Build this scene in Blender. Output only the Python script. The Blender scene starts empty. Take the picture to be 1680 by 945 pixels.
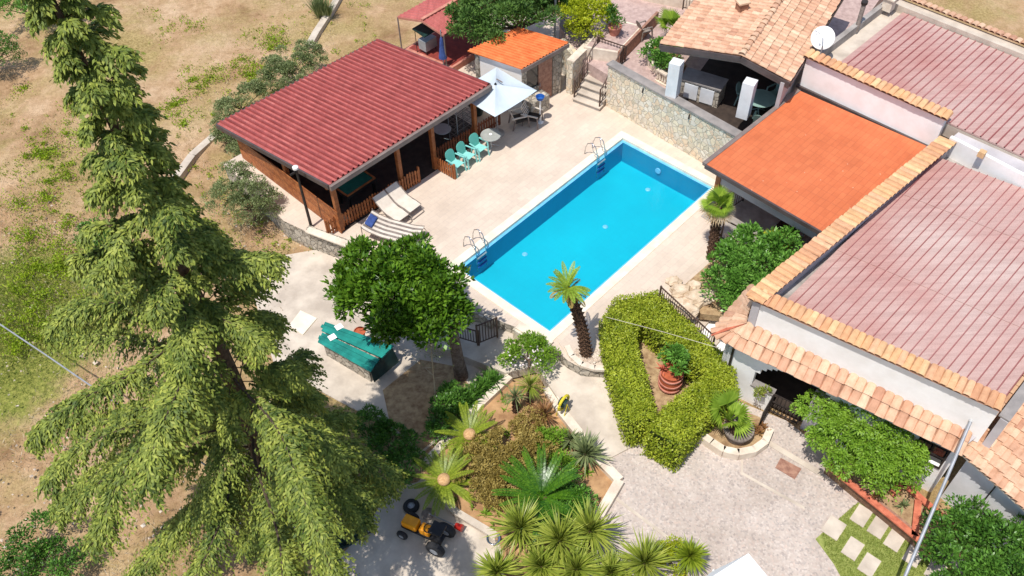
import bpy, math, random
import numpy as np
from mathutils import Vector
random.seed(7); RNG = np.random.default_rng(7)
sc = bpy.context.scene; COL = sc.collection
# ---------------------------------------------------------------- camera
H = 24.0; F = 1450.0; PIT = 0.8495063; ROL = -0.0320712; CX, CY = 840.0, 472.5
_f = Vector((0, math.cos(PIT), -math.sin(PIT))); _r = Vector((1, 0, 0)); _u = _r.cross(_f)
R2 = _r*math.cos(ROL) + _u*math.sin(ROL); U2 = -_r*math.sin(ROL) + _u*math.cos(ROL)
def P(x, y, z=0.0):
    """survey helper: the place on the level z that was measured at photograph pixel x, y"""
    d = _f*F + R2*(x-CX) - U2*(y-CY); t = (z-H)/d.z
    return Vector((d.x*t, d.y*t, z))
cam = bpy.data.cameras.new('camera'); co = bpy.data.objects.new('camera', cam); COL.objects.link(co)
from mathutils import Matrix
m3 = Matrix((R2, U2, -_f)).transposed(); co.matrix_world = Matrix.Translation((0, 0, H)) @ m3.to_4x4()
cam.sensor_width = 36; cam.lens = F/1680*36; cam.clip_end = 1000; sc.camera = co
# ---------------------------------------------------------------- light
SAZ, SEL = math.radians(50), math.radians(68)
sd = Vector((math.cos(SAZ)*math.cos(SEL), math.sin(SAZ)*math.cos(SEL), -math.sin(SEL)))
sl = bpy.data.lights.new('sun', 'SUN'); sl.energy = 4.2; sl.angle = math.radians(.5); sl.color = (1, .965, .91)
so = bpy.data.objects.new('sun', sl); COL.objects.link(so); so.rotation_euler = sd.to_track_quat('-Z', 'Y').to_euler()
so.location = (-10, -10, 60)
w = bpy.data.worlds.new('World'); sc.world = w; w.use_nodes = True
nt = w.node_tree; bg = nt.nodes['Background']; sky = nt.nodes.new('ShaderNodeTexSky'); sky.sky_type = 'NISHITA'
sky.sun_disc = False; sky.sun_elevation = SEL; sky.sun_rotation = math.radians(220); sky.air_density = 1.0
nt.links.new(sky.outputs[0], bg.inputs[0]); bg.inputs[1].default_value = .15
sc.view_settings.view_transform = 'Standard'; sc.view_settings.look = 'None'; sc.view_settings.exposure = 0.04
sc.view_settings.gamma = 1
# ---------------------------------------------------------------- materials
def lin(c): return tuple((v/12.92 if v <= .04045 else ((v+.055)/1.055)**2.4) for v in c)
def rgb(r, g, b): return lin((r/255, g/255, b/255)) + (1,)
def base_mat(name):
    m = bpy.data.materials.new(name); m.use_nodes = True; n = m.node_tree.nodes; l = m.node_tree.links
    return m, n, l, n['Principled BSDF']
def N(n, t, **kw):
    x = n.new(t)
    for k, v in kw.items():
        if k.startswith('_'): x.inputs[int(k[1:])].default_value = v
        elif k in x.inputs and not hasattr(x, k): x.inputs[k].default_value = v
        else:
            try: setattr(x, k, v)
            except Exception: x.inputs[k].default_value = v
    return x
def coords(n, l, rot=0.0, scale=(1, 1, 1)):
    tc = n.new('ShaderNodeTexCoord'); mp = n.new('ShaderNodeMapping'); mp.inputs['Rotation'].default_value = (0, 0, rot)
    mp.inputs['Scale'].default_value = scale; l.new(tc.outputs['Object'], mp.inputs[0]); return mp.outputs[0]
def noise(n, l, v, s, det=5, rough=.6):
    x = n.new('ShaderNodeTexNoise'); x.inputs['Scale'].default_value = s; x.inputs['Detail'].default_value = det
    x.inputs['Roughness'].default_value = rough; l.new(v, x.inputs['Vector']); return x.outputs['Fac']
def ramp(n, l, f, stops):
    r = n.new('ShaderNodeValToRGB'); e = r.color_ramp.elements
    while len(e) < len(stops): e.new(.5)
    for i, (p, c) in enumerate(stops): e[i].position = p; e[i].color = c
    l.new(f, r.inputs[0]); return r.outputs[0]
def mix(n, l, f, a, b, bt='MIX'):
    x = n.new('ShaderNodeMix'); x.data_type = 'RGBA'; x.blend_type = bt
    for s, v in ((0, f), (6, a), (7, b)):
        if hasattr(v, 'links'): l.new(v, x.inputs[s])
        else: x.inputs[s].default_value = v
    return x.outputs[2]
def bump(n, l, b, h, d=.02, s=.6):
    x = n.new('ShaderNodeBump'); x.inputs['Distance'].default_value = d; x.inputs['Strength'].default_value = s
    l.new(h, x.inputs['Height']); l.new(x.outputs[0], b.inputs['Normal'])
def mat(name, c1, c2=None, s=3, rough=.8, isl=0.0, metal=0.0, bmp=0.0, bs=20, spec=.4, lo=.35, hi=.65, rot=0, scl=(1, 1, 1)):
    m, n, l, b = base_mat(name); v = coords(n, l, rot, scl)
    c2 = c2 or tuple(x*.8 for x in c1[:3])+(1,)
    col = ramp(n, l, noise(n, l, v, s), [(lo, c2), (hi, c1)])
    if isl:
        g = n.new('ShaderNodeNewGeometry')
        r = ramp(n, l, g.outputs['Random Per Island'], [(0, (1-isl, 1-isl, 1-isl, 1)), (1, (1, 1, 1, 1))])
        col = mix(n, l, 1.0, col, r, 'MULTIPLY')
    l.new(col, b.inputs['Base Color']); b.inputs['Roughness'].default_value = rough; b.inputs['Metallic'].default_value = metal
    b.inputs['Specular IOR Level'].default_value = spec
    if bmp: bump(n, l, b, noise(n, l, v, bs), bmp)
    return m
def leafmat(name, c1, c2, c3, rough=.45, trans=.25):
    """leaves: each leaf draws its own colour between three greens; thin, so some light comes through"""
    m, n, l, b = base_mat(name); g = n.new('ShaderNodeNewGeometry')
    v = coords(n, l); nf = noise(n, l, v, 1.3, 3)
    col = ramp(n, l, g.outputs['Random Per Island'], [(0, c1), (.55, c2), (1, c3)])
    col = mix(n, l, .35, col, ramp(n, l, nf, [(.35, c1), (.65, c3)]))
    l.new(col, b.inputs['Base Color']); b.inputs['Roughness'].default_value = rough
    b.inputs['Specular IOR Level'].default_value = .35
    t = n.new('ShaderNodeBsdfTranslucent'); l.new(col, t.inputs[0]); mx = n.new('ShaderNodeMixShader'); mx.inputs[0].default_value = trans
    l.new(b.outputs[0], mx.inputs[1]); l.new(t.outputs[0], mx.inputs[2])
    l.new(mx.outputs[0], n['Material Output'].inputs[0]); return m
M = {}
PA = math.radians(45.92)
def m_deck():
    m, n, l, b = base_mat('deck_tiles'); v = coords(n, l, -PA)
    br = n.new('ShaderNodeTexBrick'); l.new(v, br.inputs[0]); br.inputs['Scale'].default_value = 1
    br.inputs['Brick Width'].default_value = .5; br.inputs['Row Height'].default_value = .25; br.inputs['Mortar Size'].default_value = .007
    br.inputs['Mortar Smooth'].default_value = .3; br.inputs['Bias'].default_value = 0
    br.inputs['Color1'].default_value = rgb(222, 204, 184); br.inputs['Color2'].default_value = rgb(214, 196, 177)
    br.inputs['Mortar'].default_value = rgb(204, 187, 172)
    d = ramp(n, l, noise(n, l, v, .45, 6), [(.35, (.86, .845, .83, 1)), (.62, (1, 1, 1, 1))])
    c = mix(n, l, 1.0, br.outputs[0], d, 'MULTIPLY')
    d2 = ramp(n, l, noise(n, l, v, 7, 4, .7), [(.3, (.93, .92, .92, 1)), (.6, (1, 1, 1, 1))])
    c = mix(n, l, 1.0, c, d2, 'MULTIPLY'); l.new(c, b.inputs['Base Color']); b.inputs['Roughness'].default_value = .75
    bump(n, l, b, noise(n, l, v, 30), .004); return m
M['deck'] = m_deck()
def m_stone(name, cs, scale=3.2, mortar=rgb(190, 175, 150)):
    m, n, l, b = base_mat(name); v = coords(n, l)
    nz = n.new('ShaderNodeTexNoise'); nz.inputs['Scale'].default_value = 3; l.new(v, nz.inputs['Vector'])
    vv = mix(n, l, .12, v, nz.outputs['Color'])
    vo = n.new('ShaderNodeTexVoronoi'); vo.inputs['Scale'].default_value = scale; l.new(vv, vo.inputs['Vector'])
    ve = n.new('ShaderNodeTexVoronoi'); ve.feature = 'DISTANCE_TO_EDGE'; ve.inputs['Scale'].default_value = scale; l.new(vv, ve.inputs['Vector'])
    sp = n.new('ShaderNodeSeparateColor'); l.new(vo.outputs['Color'], sp.inputs[0])
    st = [(i/(len(cs)-1), c) for i, c in enumerate(cs)]
    c = ramp(n, l, sp.outputs[0], st)
    c = mix(n, l, 1.0, c, ramp(n, l, noise(n, l, v, 9), [(.3, (.8, .8, .8, 1)), (.65, (1, 1, 1, 1))]), 'MULTIPLY')
    e = ramp(n, l, ve.outputs['Distance'], [(.01, (0, 0, 0, 1)), (.07, (1, 1, 1, 1))])
    c = mix(n, l, e, mortar, c); l.new(c, b.inputs['Base Color']); b.inputs['Roughness'].default_value = .9
    bump(n, l, b, e, .03, .9); return m
M['stone'] = m_stone('rubble_stone', [rgb(236, 220, 190), rgb(222, 212, 194), rgb(242, 232, 212), rgb(228, 200, 168), rgb(240, 226, 196), rgb(206, 194, 170)], 5.2, rgb(216, 206, 186))
M['stone_grey'] = m_stone('grey_rubble', [rgb(190, 178, 160), rgb(160, 150, 136), rgb(205, 194, 176), rgb(175, 160, 140)], 5.0, rgb(120, 112, 100))
def m_paver():
    m, n, l, b = base_mat('speckled_pavers'); v = coords(n, l, -math.radians(35))
    vo = n.new('ShaderNodeTexVoronoi'); vo.inputs['Scale'].default_value = 17; l.new(v, vo.inputs['Vector'])
    sp = n.new('ShaderNodeSeparateColor'); l.new(vo.outputs['Color'], sp.inputs[0])
    c = ramp(n, l, sp.outputs[0], [(0, rgb(198, 182, 170)), (.3, rgb(190, 176, 164)), (.55, rgb(208, 194, 182)), (.8, rgb(170, 158, 150)), (1, rgb(204, 184, 170))])
    d = ramp(n, l, noise(n, l, v, .6, 6), [(.35, (.80, .78, .76, 1)), (.6, (1, 1, 1, 1))])
    c = mix(n, l, 1.0, c, d, 'MULTIPLY'); l.new(c, b.inputs['Base Color']); b.inputs['Roughness'].default_value = .85
    bump(n, l, b, vo.outputs['Distance'], .004); return m
M['paver'] = m_paver()
M['concrete'] = mat('old_concrete', rgb(212, 198, 180), rgb(180, 166, 150), 1.2, .9, bmp=.006, bs=12)
M['concrete2'] = mat('grey_concrete', rgb(178, 170, 162), rgb(140, 132, 124), 1.6, .9, bmp=.006)
M['coping'] = mat('coping_stone', rgb(236, 226, 206), rgb(222, 208, 186), 2, .7)
M['slate'] = mat('slate_cap', rgb(158, 150, 144), rgb(132, 126, 122), 2, .8)
M['cream'] = mat('cream_cap', rgb(232, 218, 198), rgb(206, 188, 168), 2.5, .8)
M['white'] = mat('white_render', rgb(252, 249, 245), rgb(238, 233, 227), 1.1, .85, bmp=.003, bs=40)
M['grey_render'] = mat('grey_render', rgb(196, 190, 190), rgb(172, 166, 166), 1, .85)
M['offwhite'] = mat('painted_plaster', rgb(232, 232, 232), rgb(214, 214, 214), 1.5, .8)
M['terrace'] = mat('pink_paving', rgb(196, 170, 160), rgb(168, 142, 134), 5, .85)
M['soil'] = mat('garden_soil', rgb(196, 156, 112), rgb(150, 112, 78), 2.2, .95, bmp=.02, bs=9)
M['soil2'] = mat('dry_bed', rgb(190, 162, 122), rgb(142, 112, 82), 5, .95, bmp=.02, bs=14)
M['redfloor'] = mat('red_floor', rgb(150, 62, 50), rgb(120, 48, 40), 3, .8)
M['redtrim'] = mat('red_trim', rgb(206, 142, 122), rgb(180, 112, 94), 3, .8)
def m_roofred():
    m, n, l, b = base_mat('red_roof_sheet'); v = coords(n, l, -PA); n1 = noise(n, l, v, 1.2, 5)
    c = ramp(n, l, n1, [(.3, rgb(176, 88, 82)), (.6, rgb(190, 104, 96)), (.8, rgb(202, 128, 118))])
    wv = n.new('ShaderNodeTexWave'); wv.bands_direction = 'Y'; wv.wave_profile = 'SAW'; wv.inputs['Scale'].default_value = 1.3; l.new(v, wv.inputs[0])
    c = mix(n, l, 1.0, c, ramp(n, l, wv.outputs['Fac'], [(0, (.8, .8, .8, 1)), (.12, (1, 1, 1, 1))]), 'MULTIPLY')
    st = coords(n, l, -PA, (5, .5, 1)); c = mix(n, l, 1.0, c, ramp(n, l, noise(n, l, st, 1.0, 6, .7), [(.34, (.74, .72, .70, 1)), (.58, (1, 1, 1, 1))]), 'MULTIPLY')
    l.new(c, b.inputs['Base Color']); b.inputs['Roughness'].default_value = .62
    bump(n, l, b, wv.outputs['Fac'], .008); return m
M['red_roof'] = m_roofred()
M['red_rib'] = mat('red_rib_painted_shade', rgb(152, 72, 68), rgb(130, 58, 54), 2, .5)  # darker than the sheet: shading of the ribs painted into their colour
def m_faded():
    m, n, l, b = base_mat('faded_roof_sheet'); v = coords(n, l, -PA)
    st = coords(n, l, -math.radians(43.5), (.35, 7, 1))
    c = ramp(n, l, noise(n, l, v, .14, 4), [(.38, rgb(184, 128, 118)), (.52, rgb(194, 158, 148)), (.7, rgb(204, 184, 174))])
    c = mix(n, l, 1.0, c, ramp(n, l, noise(n, l, st, 1.0, 6, .7), [(.35, (.84, .80, .80, 1)), (.6, (1, 1, 1, 1))]), 'MULTIPLY')
    c = mix(n, l, 1.0, c, ramp(n, l, noise(n, l, v, 26, 3), [(.3, (.86, .84, .84, 1)), (.6, (1, 1, 1, 1))]), 'MULTIPLY')
    l.new(c, b.inputs['Base Color']); b.inputs['Roughness'].default_value = .6; return m
M['faded'] = m_faded()
M['faded_shaded_rib'] = mat('faded_shaded_rib', rgb(150, 84, 82), rgb(176, 120, 116), .5, .6)  # less weathered red, with the shading of the ribs mixed into the tone
def m_orange():
    m, n, l, b = base_mat('orange_roof'); v = coords(n, l, -math.radians(44))
    br = n.new('ShaderNodeTexBrick'); l.new(v, br.inputs[0]); br.offset = 0; br.inputs['Scale'].default_value = 1
    br.inputs['Brick Width'].default_value = .36; br.inputs['Row Height'].default_value = .2; br.inputs['Mortar Size'].default_value = .012; br.inputs['Mortar Smooth'].default_value = 1
    br.inputs['Color1'].default_value = rgb(214, 118, 72); br.inputs['Color2'].default_value = rgb(206, 110, 66); br.inputs['Mortar'].default_value = rgb(190, 98, 58)
    c = mix(n, l, 1.0, br.outputs[0], ramp(n, l, noise(n, l, v, .7, 8, .7), [(.32, (.80, .76, .72, 1)), (.6, (1, 1, 1, 1))]), 'MULTIPLY')
    sp = n.new('ShaderNodeTexVoronoi'); sp.inputs['Scale'].default_value = 2.6; l.new(v, sp.inputs['Vector'])
    c = mix(n, l, ramp(n, l, sp.outputs['Distance'], [(.035, (.8, .8, .8, 1)), (.06, (0, 0, 0, 1))]), c, rgb(232, 190, 160))
    l.new(c, b.inputs['Base Color']); b.inputs['Roughness'].default_value = .6; bump(n, l, b, br.outputs['Fac'], -.006); return m
M['orange'] = m_orange()
M['orange_sheet'] = mat('orange_tile_sheet', rgb(232, 136, 78), rgb(212, 108, 56), 3, .6)
def m_terra(name, cs):
    m, n, l, b = base_mat(name); g = n.new('ShaderNodeNewGeometry'); v = coords(n, l)
    k = len(cs)-1; c = ramp(n, l, g.outputs['Random Per Island'], [(i/k, x) for i, x in enumerate(cs)])
    c = mix(n, l, 1.0, c, ramp(n, l, noise(n, l, v, 4, 6, .7), [(.3, (.74, .70, .66, 1)), (.6, (1, 1, 1, 1))]), 'MULTIPLY')
    l.new(c, b.inputs['Base Color']); b.inputs['Roughness'].default_value = .85; bump(n, l, b, noise(n, l, v, 20), .005); return m
M['terra'] = m_terra('terracotta_tile', [rgb(210, 162, 132), rgb(222, 182, 150), rgb(204, 156, 124), rgb(228, 194, 162), rgb(214, 170, 138), rgb(192, 142, 114)])
M['terra_y'] = m_terra('yellowed_tile', [rgb(222, 178, 128), rgb(214, 160, 116), rgb(230, 196, 146), rgb(204, 150, 112), rgb(226, 180, 140)])
M['mortar'] = mat('roof_mortar', rgb(176, 128, 100), rgb(140, 96, 74), 4, .9)
M['fascia'] = mat('grey_fascia', rgb(140, 124, 116), rgb(116, 102, 96), 2, .6)
M['fascia_dk'] = mat('dark_fascia', rgb(92, 80, 78), rgb(74, 64, 62), 2, .5)
M['wood'] = mat('orange_wood', rgb(190, 118, 66), rgb(148, 82, 44), 6, .6, rot=-PA, scl=(1, 1, 1), isl=.35)
M['wood_red'] = mat('red_brown_wood', rgb(150, 84, 52), rgb(112, 58, 36), 6, .6, isl=.25)
M['wood_grey'] = mat('grey_wood', rgb(150, 138, 128), rgb(118, 106, 98), 8, .7)
M['trunk'] = mat('bark', rgb(132, 112, 96), rgb(84, 66, 54), 8, .95, bmp=.02, bs=16)
M['dark_bark'] = mat('cedar_bark', rgb(96, 80, 66), rgb(62, 50, 42), 8, .95, bmp=.02, bs=16)
M['palmtrunk'] = mat('palm_bark', rgb(134, 102, 78), rgb(70, 48, 36), 14, .95, bmp=.05, bs=18, isl=.3)
M['chrome'] = mat('polished_steel', (.75, .75, .76, 1), (.6, .6, .6, 1), 4, .18, metal=1)
M['steel'] = mat('galvanised_steel', (.40, .41, .43, 1), (.3, .31, .33, 1), 4, .55, metal=.3)
M['iron'] = mat('black_iron', rgb(56, 48, 44), rgb(36, 30, 28), 6, .55)
M['bronze_iron'] = mat('brown_iron', rgb(96, 74, 62), rgb(66, 50, 42), 6, .6)
M['black'] = mat('black_plastic', rgb(32, 32, 34), rgb(20, 20, 22), 6, .5)
M['rubber'] = mat('tyre_rubber', rgb(48, 48, 50), rgb(34, 34, 36), 20, .8)
M['turq'] = mat('turquoise_plastic', rgb(150, 216, 208), rgb(134, 204, 196), 2, .4)
M['turq_dk'] = mat('green_turquoise_plastic', rgb(96, 180, 166), rgb(84, 166, 154), 2, .4)
M['plastic'] = mat('grey_plastic', rgb(200, 200, 196), rgb(180, 180, 178), 2, .4)
M['tabletop'] = mat('grey_glass_top', rgb(170, 172, 166), rgb(150, 152, 146), 3, .15)
M['palegreen'] = mat('pale_green_plastic', rgb(150, 180, 170), rgb(130, 160, 150), 2, .5)
M['canvas'] = mat('cream_canvas', rgb(228, 216, 200), rgb(212, 198, 182), 3, .8)
M['umb'] = mat('pale_umbrella_cloth', rgb(206, 216, 220), rgb(192, 202, 208), .8, .8)
M['tent'] = mat('white_canopy_cloth', rgb(244, 244, 242), rgb(236, 236, 234), .8, .8)
M['bluecloth'] = mat('blue_cloth', rgb(70, 96, 160), rgb(48, 66, 120), 5, .8)
M['blue'] = mat('blue_plastic', rgb(40, 100, 180), rgb(30, 80, 150), 3, .5)
M['teal'] = mat('teal_paint', rgb(38, 150, 136), rgb(24, 118, 108), 2.5, .5, isl=.25)
M['darkgreen'] = mat('dark_green_paint', rgb(36, 66, 62), rgb(24, 46, 44), 4, .35)
M['felt'] = mat('green_felt', rgb(20, 110, 90), rgb(16, 90, 76), 4, .9)
M['orangepl'] = mat('orange_plastic', rgb(240, 160, 20), rgb(225, 140, 10), 4, .35)
M['red'] = mat('red_plastic', rgb(190, 40, 30), rgb(160, 30, 24), 4, .4)
M['yellow'] = mat('yellow_plastic', rgb(226, 208, 50), rgb(200, 180, 40), 4, .5)
M['terracotta'] = mat('terracotta_pot', rgb(196, 104, 66), rgb(160, 78, 50), 4, .8)
M['brick_red'] = mat('red_clay_edge', rgb(214, 124, 94), rgb(178, 94, 70), 6, .8)
M['planter'] = mat('brown_brick', rgb(176, 134, 112), rgb(140, 100, 84), 7, .9, bmp=.01)
M['glass'] = mat('dark_glass', rgb(40, 44, 48), rgb(28, 30, 34), 2, .08, spec=.6)
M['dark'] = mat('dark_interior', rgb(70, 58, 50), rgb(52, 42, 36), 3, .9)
M['poolfloor'] = mat('pool_liner', rgb(0, 186, 204), rgb(0, 180, 200), .4, .6)
M['poolwall'] = mat('pool_liner_wall_shaded', rgb(0, 156, 192), rgb(0, 148, 186), .6, .6)  # darker copy of the floor liner: shade on the side walls put into colour
M['ledge'] = mat('pale_blue_tile', rgb(140, 200, 232), rgb(120, 186, 224), 4, .4)
M['pebble'] = mat('pebble', rgb(236, 222, 204), rgb(208, 184, 160), 5, .8, isl=.35)
M['rock'] = mat('pale_rock', rgb(226, 206, 180), rgb(184, 158, 128), 2.5, .9, bmp=.03, bs=6)
M['petal'] = mat('white_petal', rgb(244, 236, 230), rgb(230, 210, 210), 6, .6)
M['cone'] = mat('cycad_cone', rgb(222, 180, 130), rgb(190, 146, 98), 20, .9, bmp=.02, bs=40)
def liner(m):
    n = m.node_tree.nodes; l = m.node_tree.links; b = n['Principled BSDF']; src = b.inputs['Base Color'].links[0].from_socket; v = coords(n, l, -PA)
    br = n.new('ShaderNodeTexBrick'); br.offset = 0; l.new(v, br.inputs[0]); br.inputs['Scale'].default_value = 1; br.inputs['Brick Width'].default_value = .3; br.inputs['Row Height'].default_value = .3; br.inputs['Mortar Size'].default_value = .012
    br.inputs['Color1'].default_value = (1, 1, 1, 1); br.inputs['Color2'].default_value = (.96, .98, .98, 1); br.inputs['Mortar'].default_value = (.93, .96, .97, 1)
    c = mix(n, l, 1.0, src, br.outputs[0], 'MULTIPLY'); c = mix(n, l, 1.0, c, ramp(n, l, noise(n, l, v, .5, 3), [(.3, (.86, .93, .95, 1)), (.7, (1, 1, 1, 1))]), 'MULTIPLY'); l.new(c, b.inputs['Base Color'])
liner(M['poolfloor']); liner(M['poolwall'])
def m_water():
    m, n, l, b = base_mat('water'); v = coords(n, l); out = n['Material Output']
    gl = n.new('ShaderNodeBsdfGlossy'); gl.inputs['Roughness'].default_value = .05; tr = n.new('ShaderNodeBsdfTransparent')
    tr.inputs[0].default_value = (.86, .97, .99, 1); fr = n.new('ShaderNodeFresnel'); fr.inputs[0].default_value = 1.33
    bp = n.new('ShaderNodeBump'); bp.inputs['Distance'].default_value = .02; bp.inputs['Strength'].default_value = .5
    l.new(noise(n, l, v, 5, 3), bp.inputs['Height']); l.new(bp.outputs[0], gl.inputs['Normal']); l.new(bp.outputs[0], fr.inputs['Normal'])
    mx = n.new('ShaderNodeMixShader'); l.new(fr.outputs[0], mx.inputs[0]); l.new(tr.outputs[0], mx.inputs[1]); l.new(gl.outputs[0], mx.inputs[2])
    l.new(mx.outputs[0], out.inputs[0]); n.remove(b); return m
M['water'] = m_water()
def m_field():
    m, n, l, b = base_mat('dry_field'); v = coords(n, l)
    earth = ramp(n, l, noise(n, l, v, .35, 8, .65), [(.32, rgb(150, 118, 86)), (.47, rgb(190, 156, 120)), (.66, rgb(212, 182, 148))])
    earth = mix(n, l, 1.0, earth, ramp(n, l, noise(n, l, v, 2.6, 8, .75), [(.38, (.76, .73, .68, 1)), (.56, (1, 1, 1, 1))]), 'MULTIPLY')
    straw = ramp(n, l, noise(n, l, v, 9, 4, .7), [(.35, rgb(130, 114, 66)), (.65, rgb(192, 172, 116))])
    f1 = ramp(n, l, noise(n, l, v, .22, 7, .7), [(.44, (0, 0, 0, 1)), (.60, (.75, .75, .75, 1))])
    c = mix(n, l, f1, earth, straw)
    grn = ramp(n, l, noise(n, l, v, 7, 4, .7), [(.35, rgb(100, 112, 44)), (.65, rgb(164, 164, 84))])
    # greener ground near the low-left corner of the plot
    tc = n.new('ShaderNodeTexCoord'); sb = n.new('ShaderNodeVectorMath'); sb.operation = 'DISTANCE'
    l.new(tc.outputs['Object'], sb.inputs[0]); g0 = P(-10, 545, -1); sb.inputs[1].default_value = tuple(g0)
    mr = n.new('ShaderNodeMapRange'); mr.inputs['From Min'].default_value = 5.5; mr.inputs['From Max'].default_value = 1; l.new(sb.outputs['Value'], mr.inputs[0])
    ad = n.new('ShaderNodeMath'); ad.operation = 'ADD'; l.new(mr.outputs[0], ad.inputs[0]); l.new(noise(n, l, v, .5, 7, .7), ad.inputs[1])
    f2 = ramp(n, l, ad.outputs[0], [(.60, (0, 0, 0, 1)), (.95, (.95, .95, .95, 1))])
    c = mix(n, l, f2, c, grn)
    c = mix(n, l, 1.0, c, ramp(n, l, noise(n, l, v, 24, 3, .7), [(.3, (.72, .7, .68, 1)), (.55, (1, 1, 1, 1))]), 'MULTIPLY')
    l.new(c, b.inputs['Base Color']); b.inputs['Roughness'].default_value = .95; b.inputs['Specular IOR Level'].default_value = .1
    bump(n, l, b, noise(n, l, v, 6, 8, .7), .12, .7); return m
M['field'] = m_field()
M['lawn'] = mat('lawn_turf', rgb(150, 156, 84), rgb(120, 132, 60), 7, .95)
G = rgb
M['lf_cedar'] = leafmat('cedar_needles', G(56, 78, 28), G(108, 128, 44), G(176, 182, 80), .6, .12)
M['lf_mag'] = leafmat('magnolia_leaf', G(40, 72, 16), G(74, 118, 28), G(130, 168, 52), .3, .15)
M['lf_hedge'] = leafmat('hedge_leaf', G(108, 128, 26), G(156, 172, 40), G(202, 208, 72), .5, .25)
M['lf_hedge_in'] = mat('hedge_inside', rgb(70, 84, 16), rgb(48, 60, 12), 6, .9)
M['lf_bush'] = leafmat('glossy_leaf', G(60, 100, 32), G(92, 146, 48), G(140, 188, 84), .35, .2)
M['lf_vine'] = leafmat('vine_leaf', G(92, 132, 32), G(126, 166, 46), G(160, 194, 70), .45, .3)
M['lf_dark'] = leafmat('dark_leaf', G(46, 80, 28), G(76, 122, 42), G(118, 164, 66), .35, .15)
M['lf_olive'] = leafmat('olive_leaf', G(88, 104, 58), G(126, 140, 84), G(166, 176, 122), .5, .2)
M['lf_yel'] = leafmat('yellow_green_leaf', G(140, 156, 20), G(176, 190, 34), G(204, 206, 56), .45, .3)
M['lf_conifer'] = leafmat('pine_leaf', G(52, 86, 34), G(80, 116, 46), G(116, 148, 66), .6, .15)
M['lf_brown'] = leafmat('brown_leaf', G(122, 106, 42), G(168, 144, 74), G(198, 178, 104), .6, .2)
M['lf_yucca'] = leafmat('yucca_leaf', G(104, 124, 40), G(150, 164, 58), G(194, 198, 92), .4, .25)
M['lf_agave'] = leafmat('agave_leaf', G(84, 98, 58), G(118, 132, 84), G(164, 172, 118), .5, .15)
M['lf_cycad'] = leafmat('cycad_leaf', G(34, 76, 14), G(66, 112, 22), G(104, 146, 34), .3, .2)
M['lf_cyc2'] = leafmat('yellow_cycad_leaf', G(96, 118, 26), G(134, 152, 38), G(172, 184, 62), .4, .25)
M['lf_palm'] = leafmat('palm_leaf', G(100, 134, 34), G(138, 168, 50), G(176, 200, 78), .4, .3)
M['lf_red'] = leafmat('red_leaf', G(122, 78, 52), G(156, 108, 70), G(180, 146, 92), .5, .2)
M['lf_weed'] = leafmat('weed_leaf', G(104, 130, 20), G(140, 166, 30), G(176, 194, 46), .5, .3)
M['lf_dry'] = leafmat('dead_leaf', G(150, 120, 80), G(186, 164, 130), G(208, 196, 172), .8, .1)
M['lf_grass'] = leafmat('grass_blade', G(104, 124, 44), G(142, 158, 66), G(176, 182, 92), .6, .3)
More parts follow.
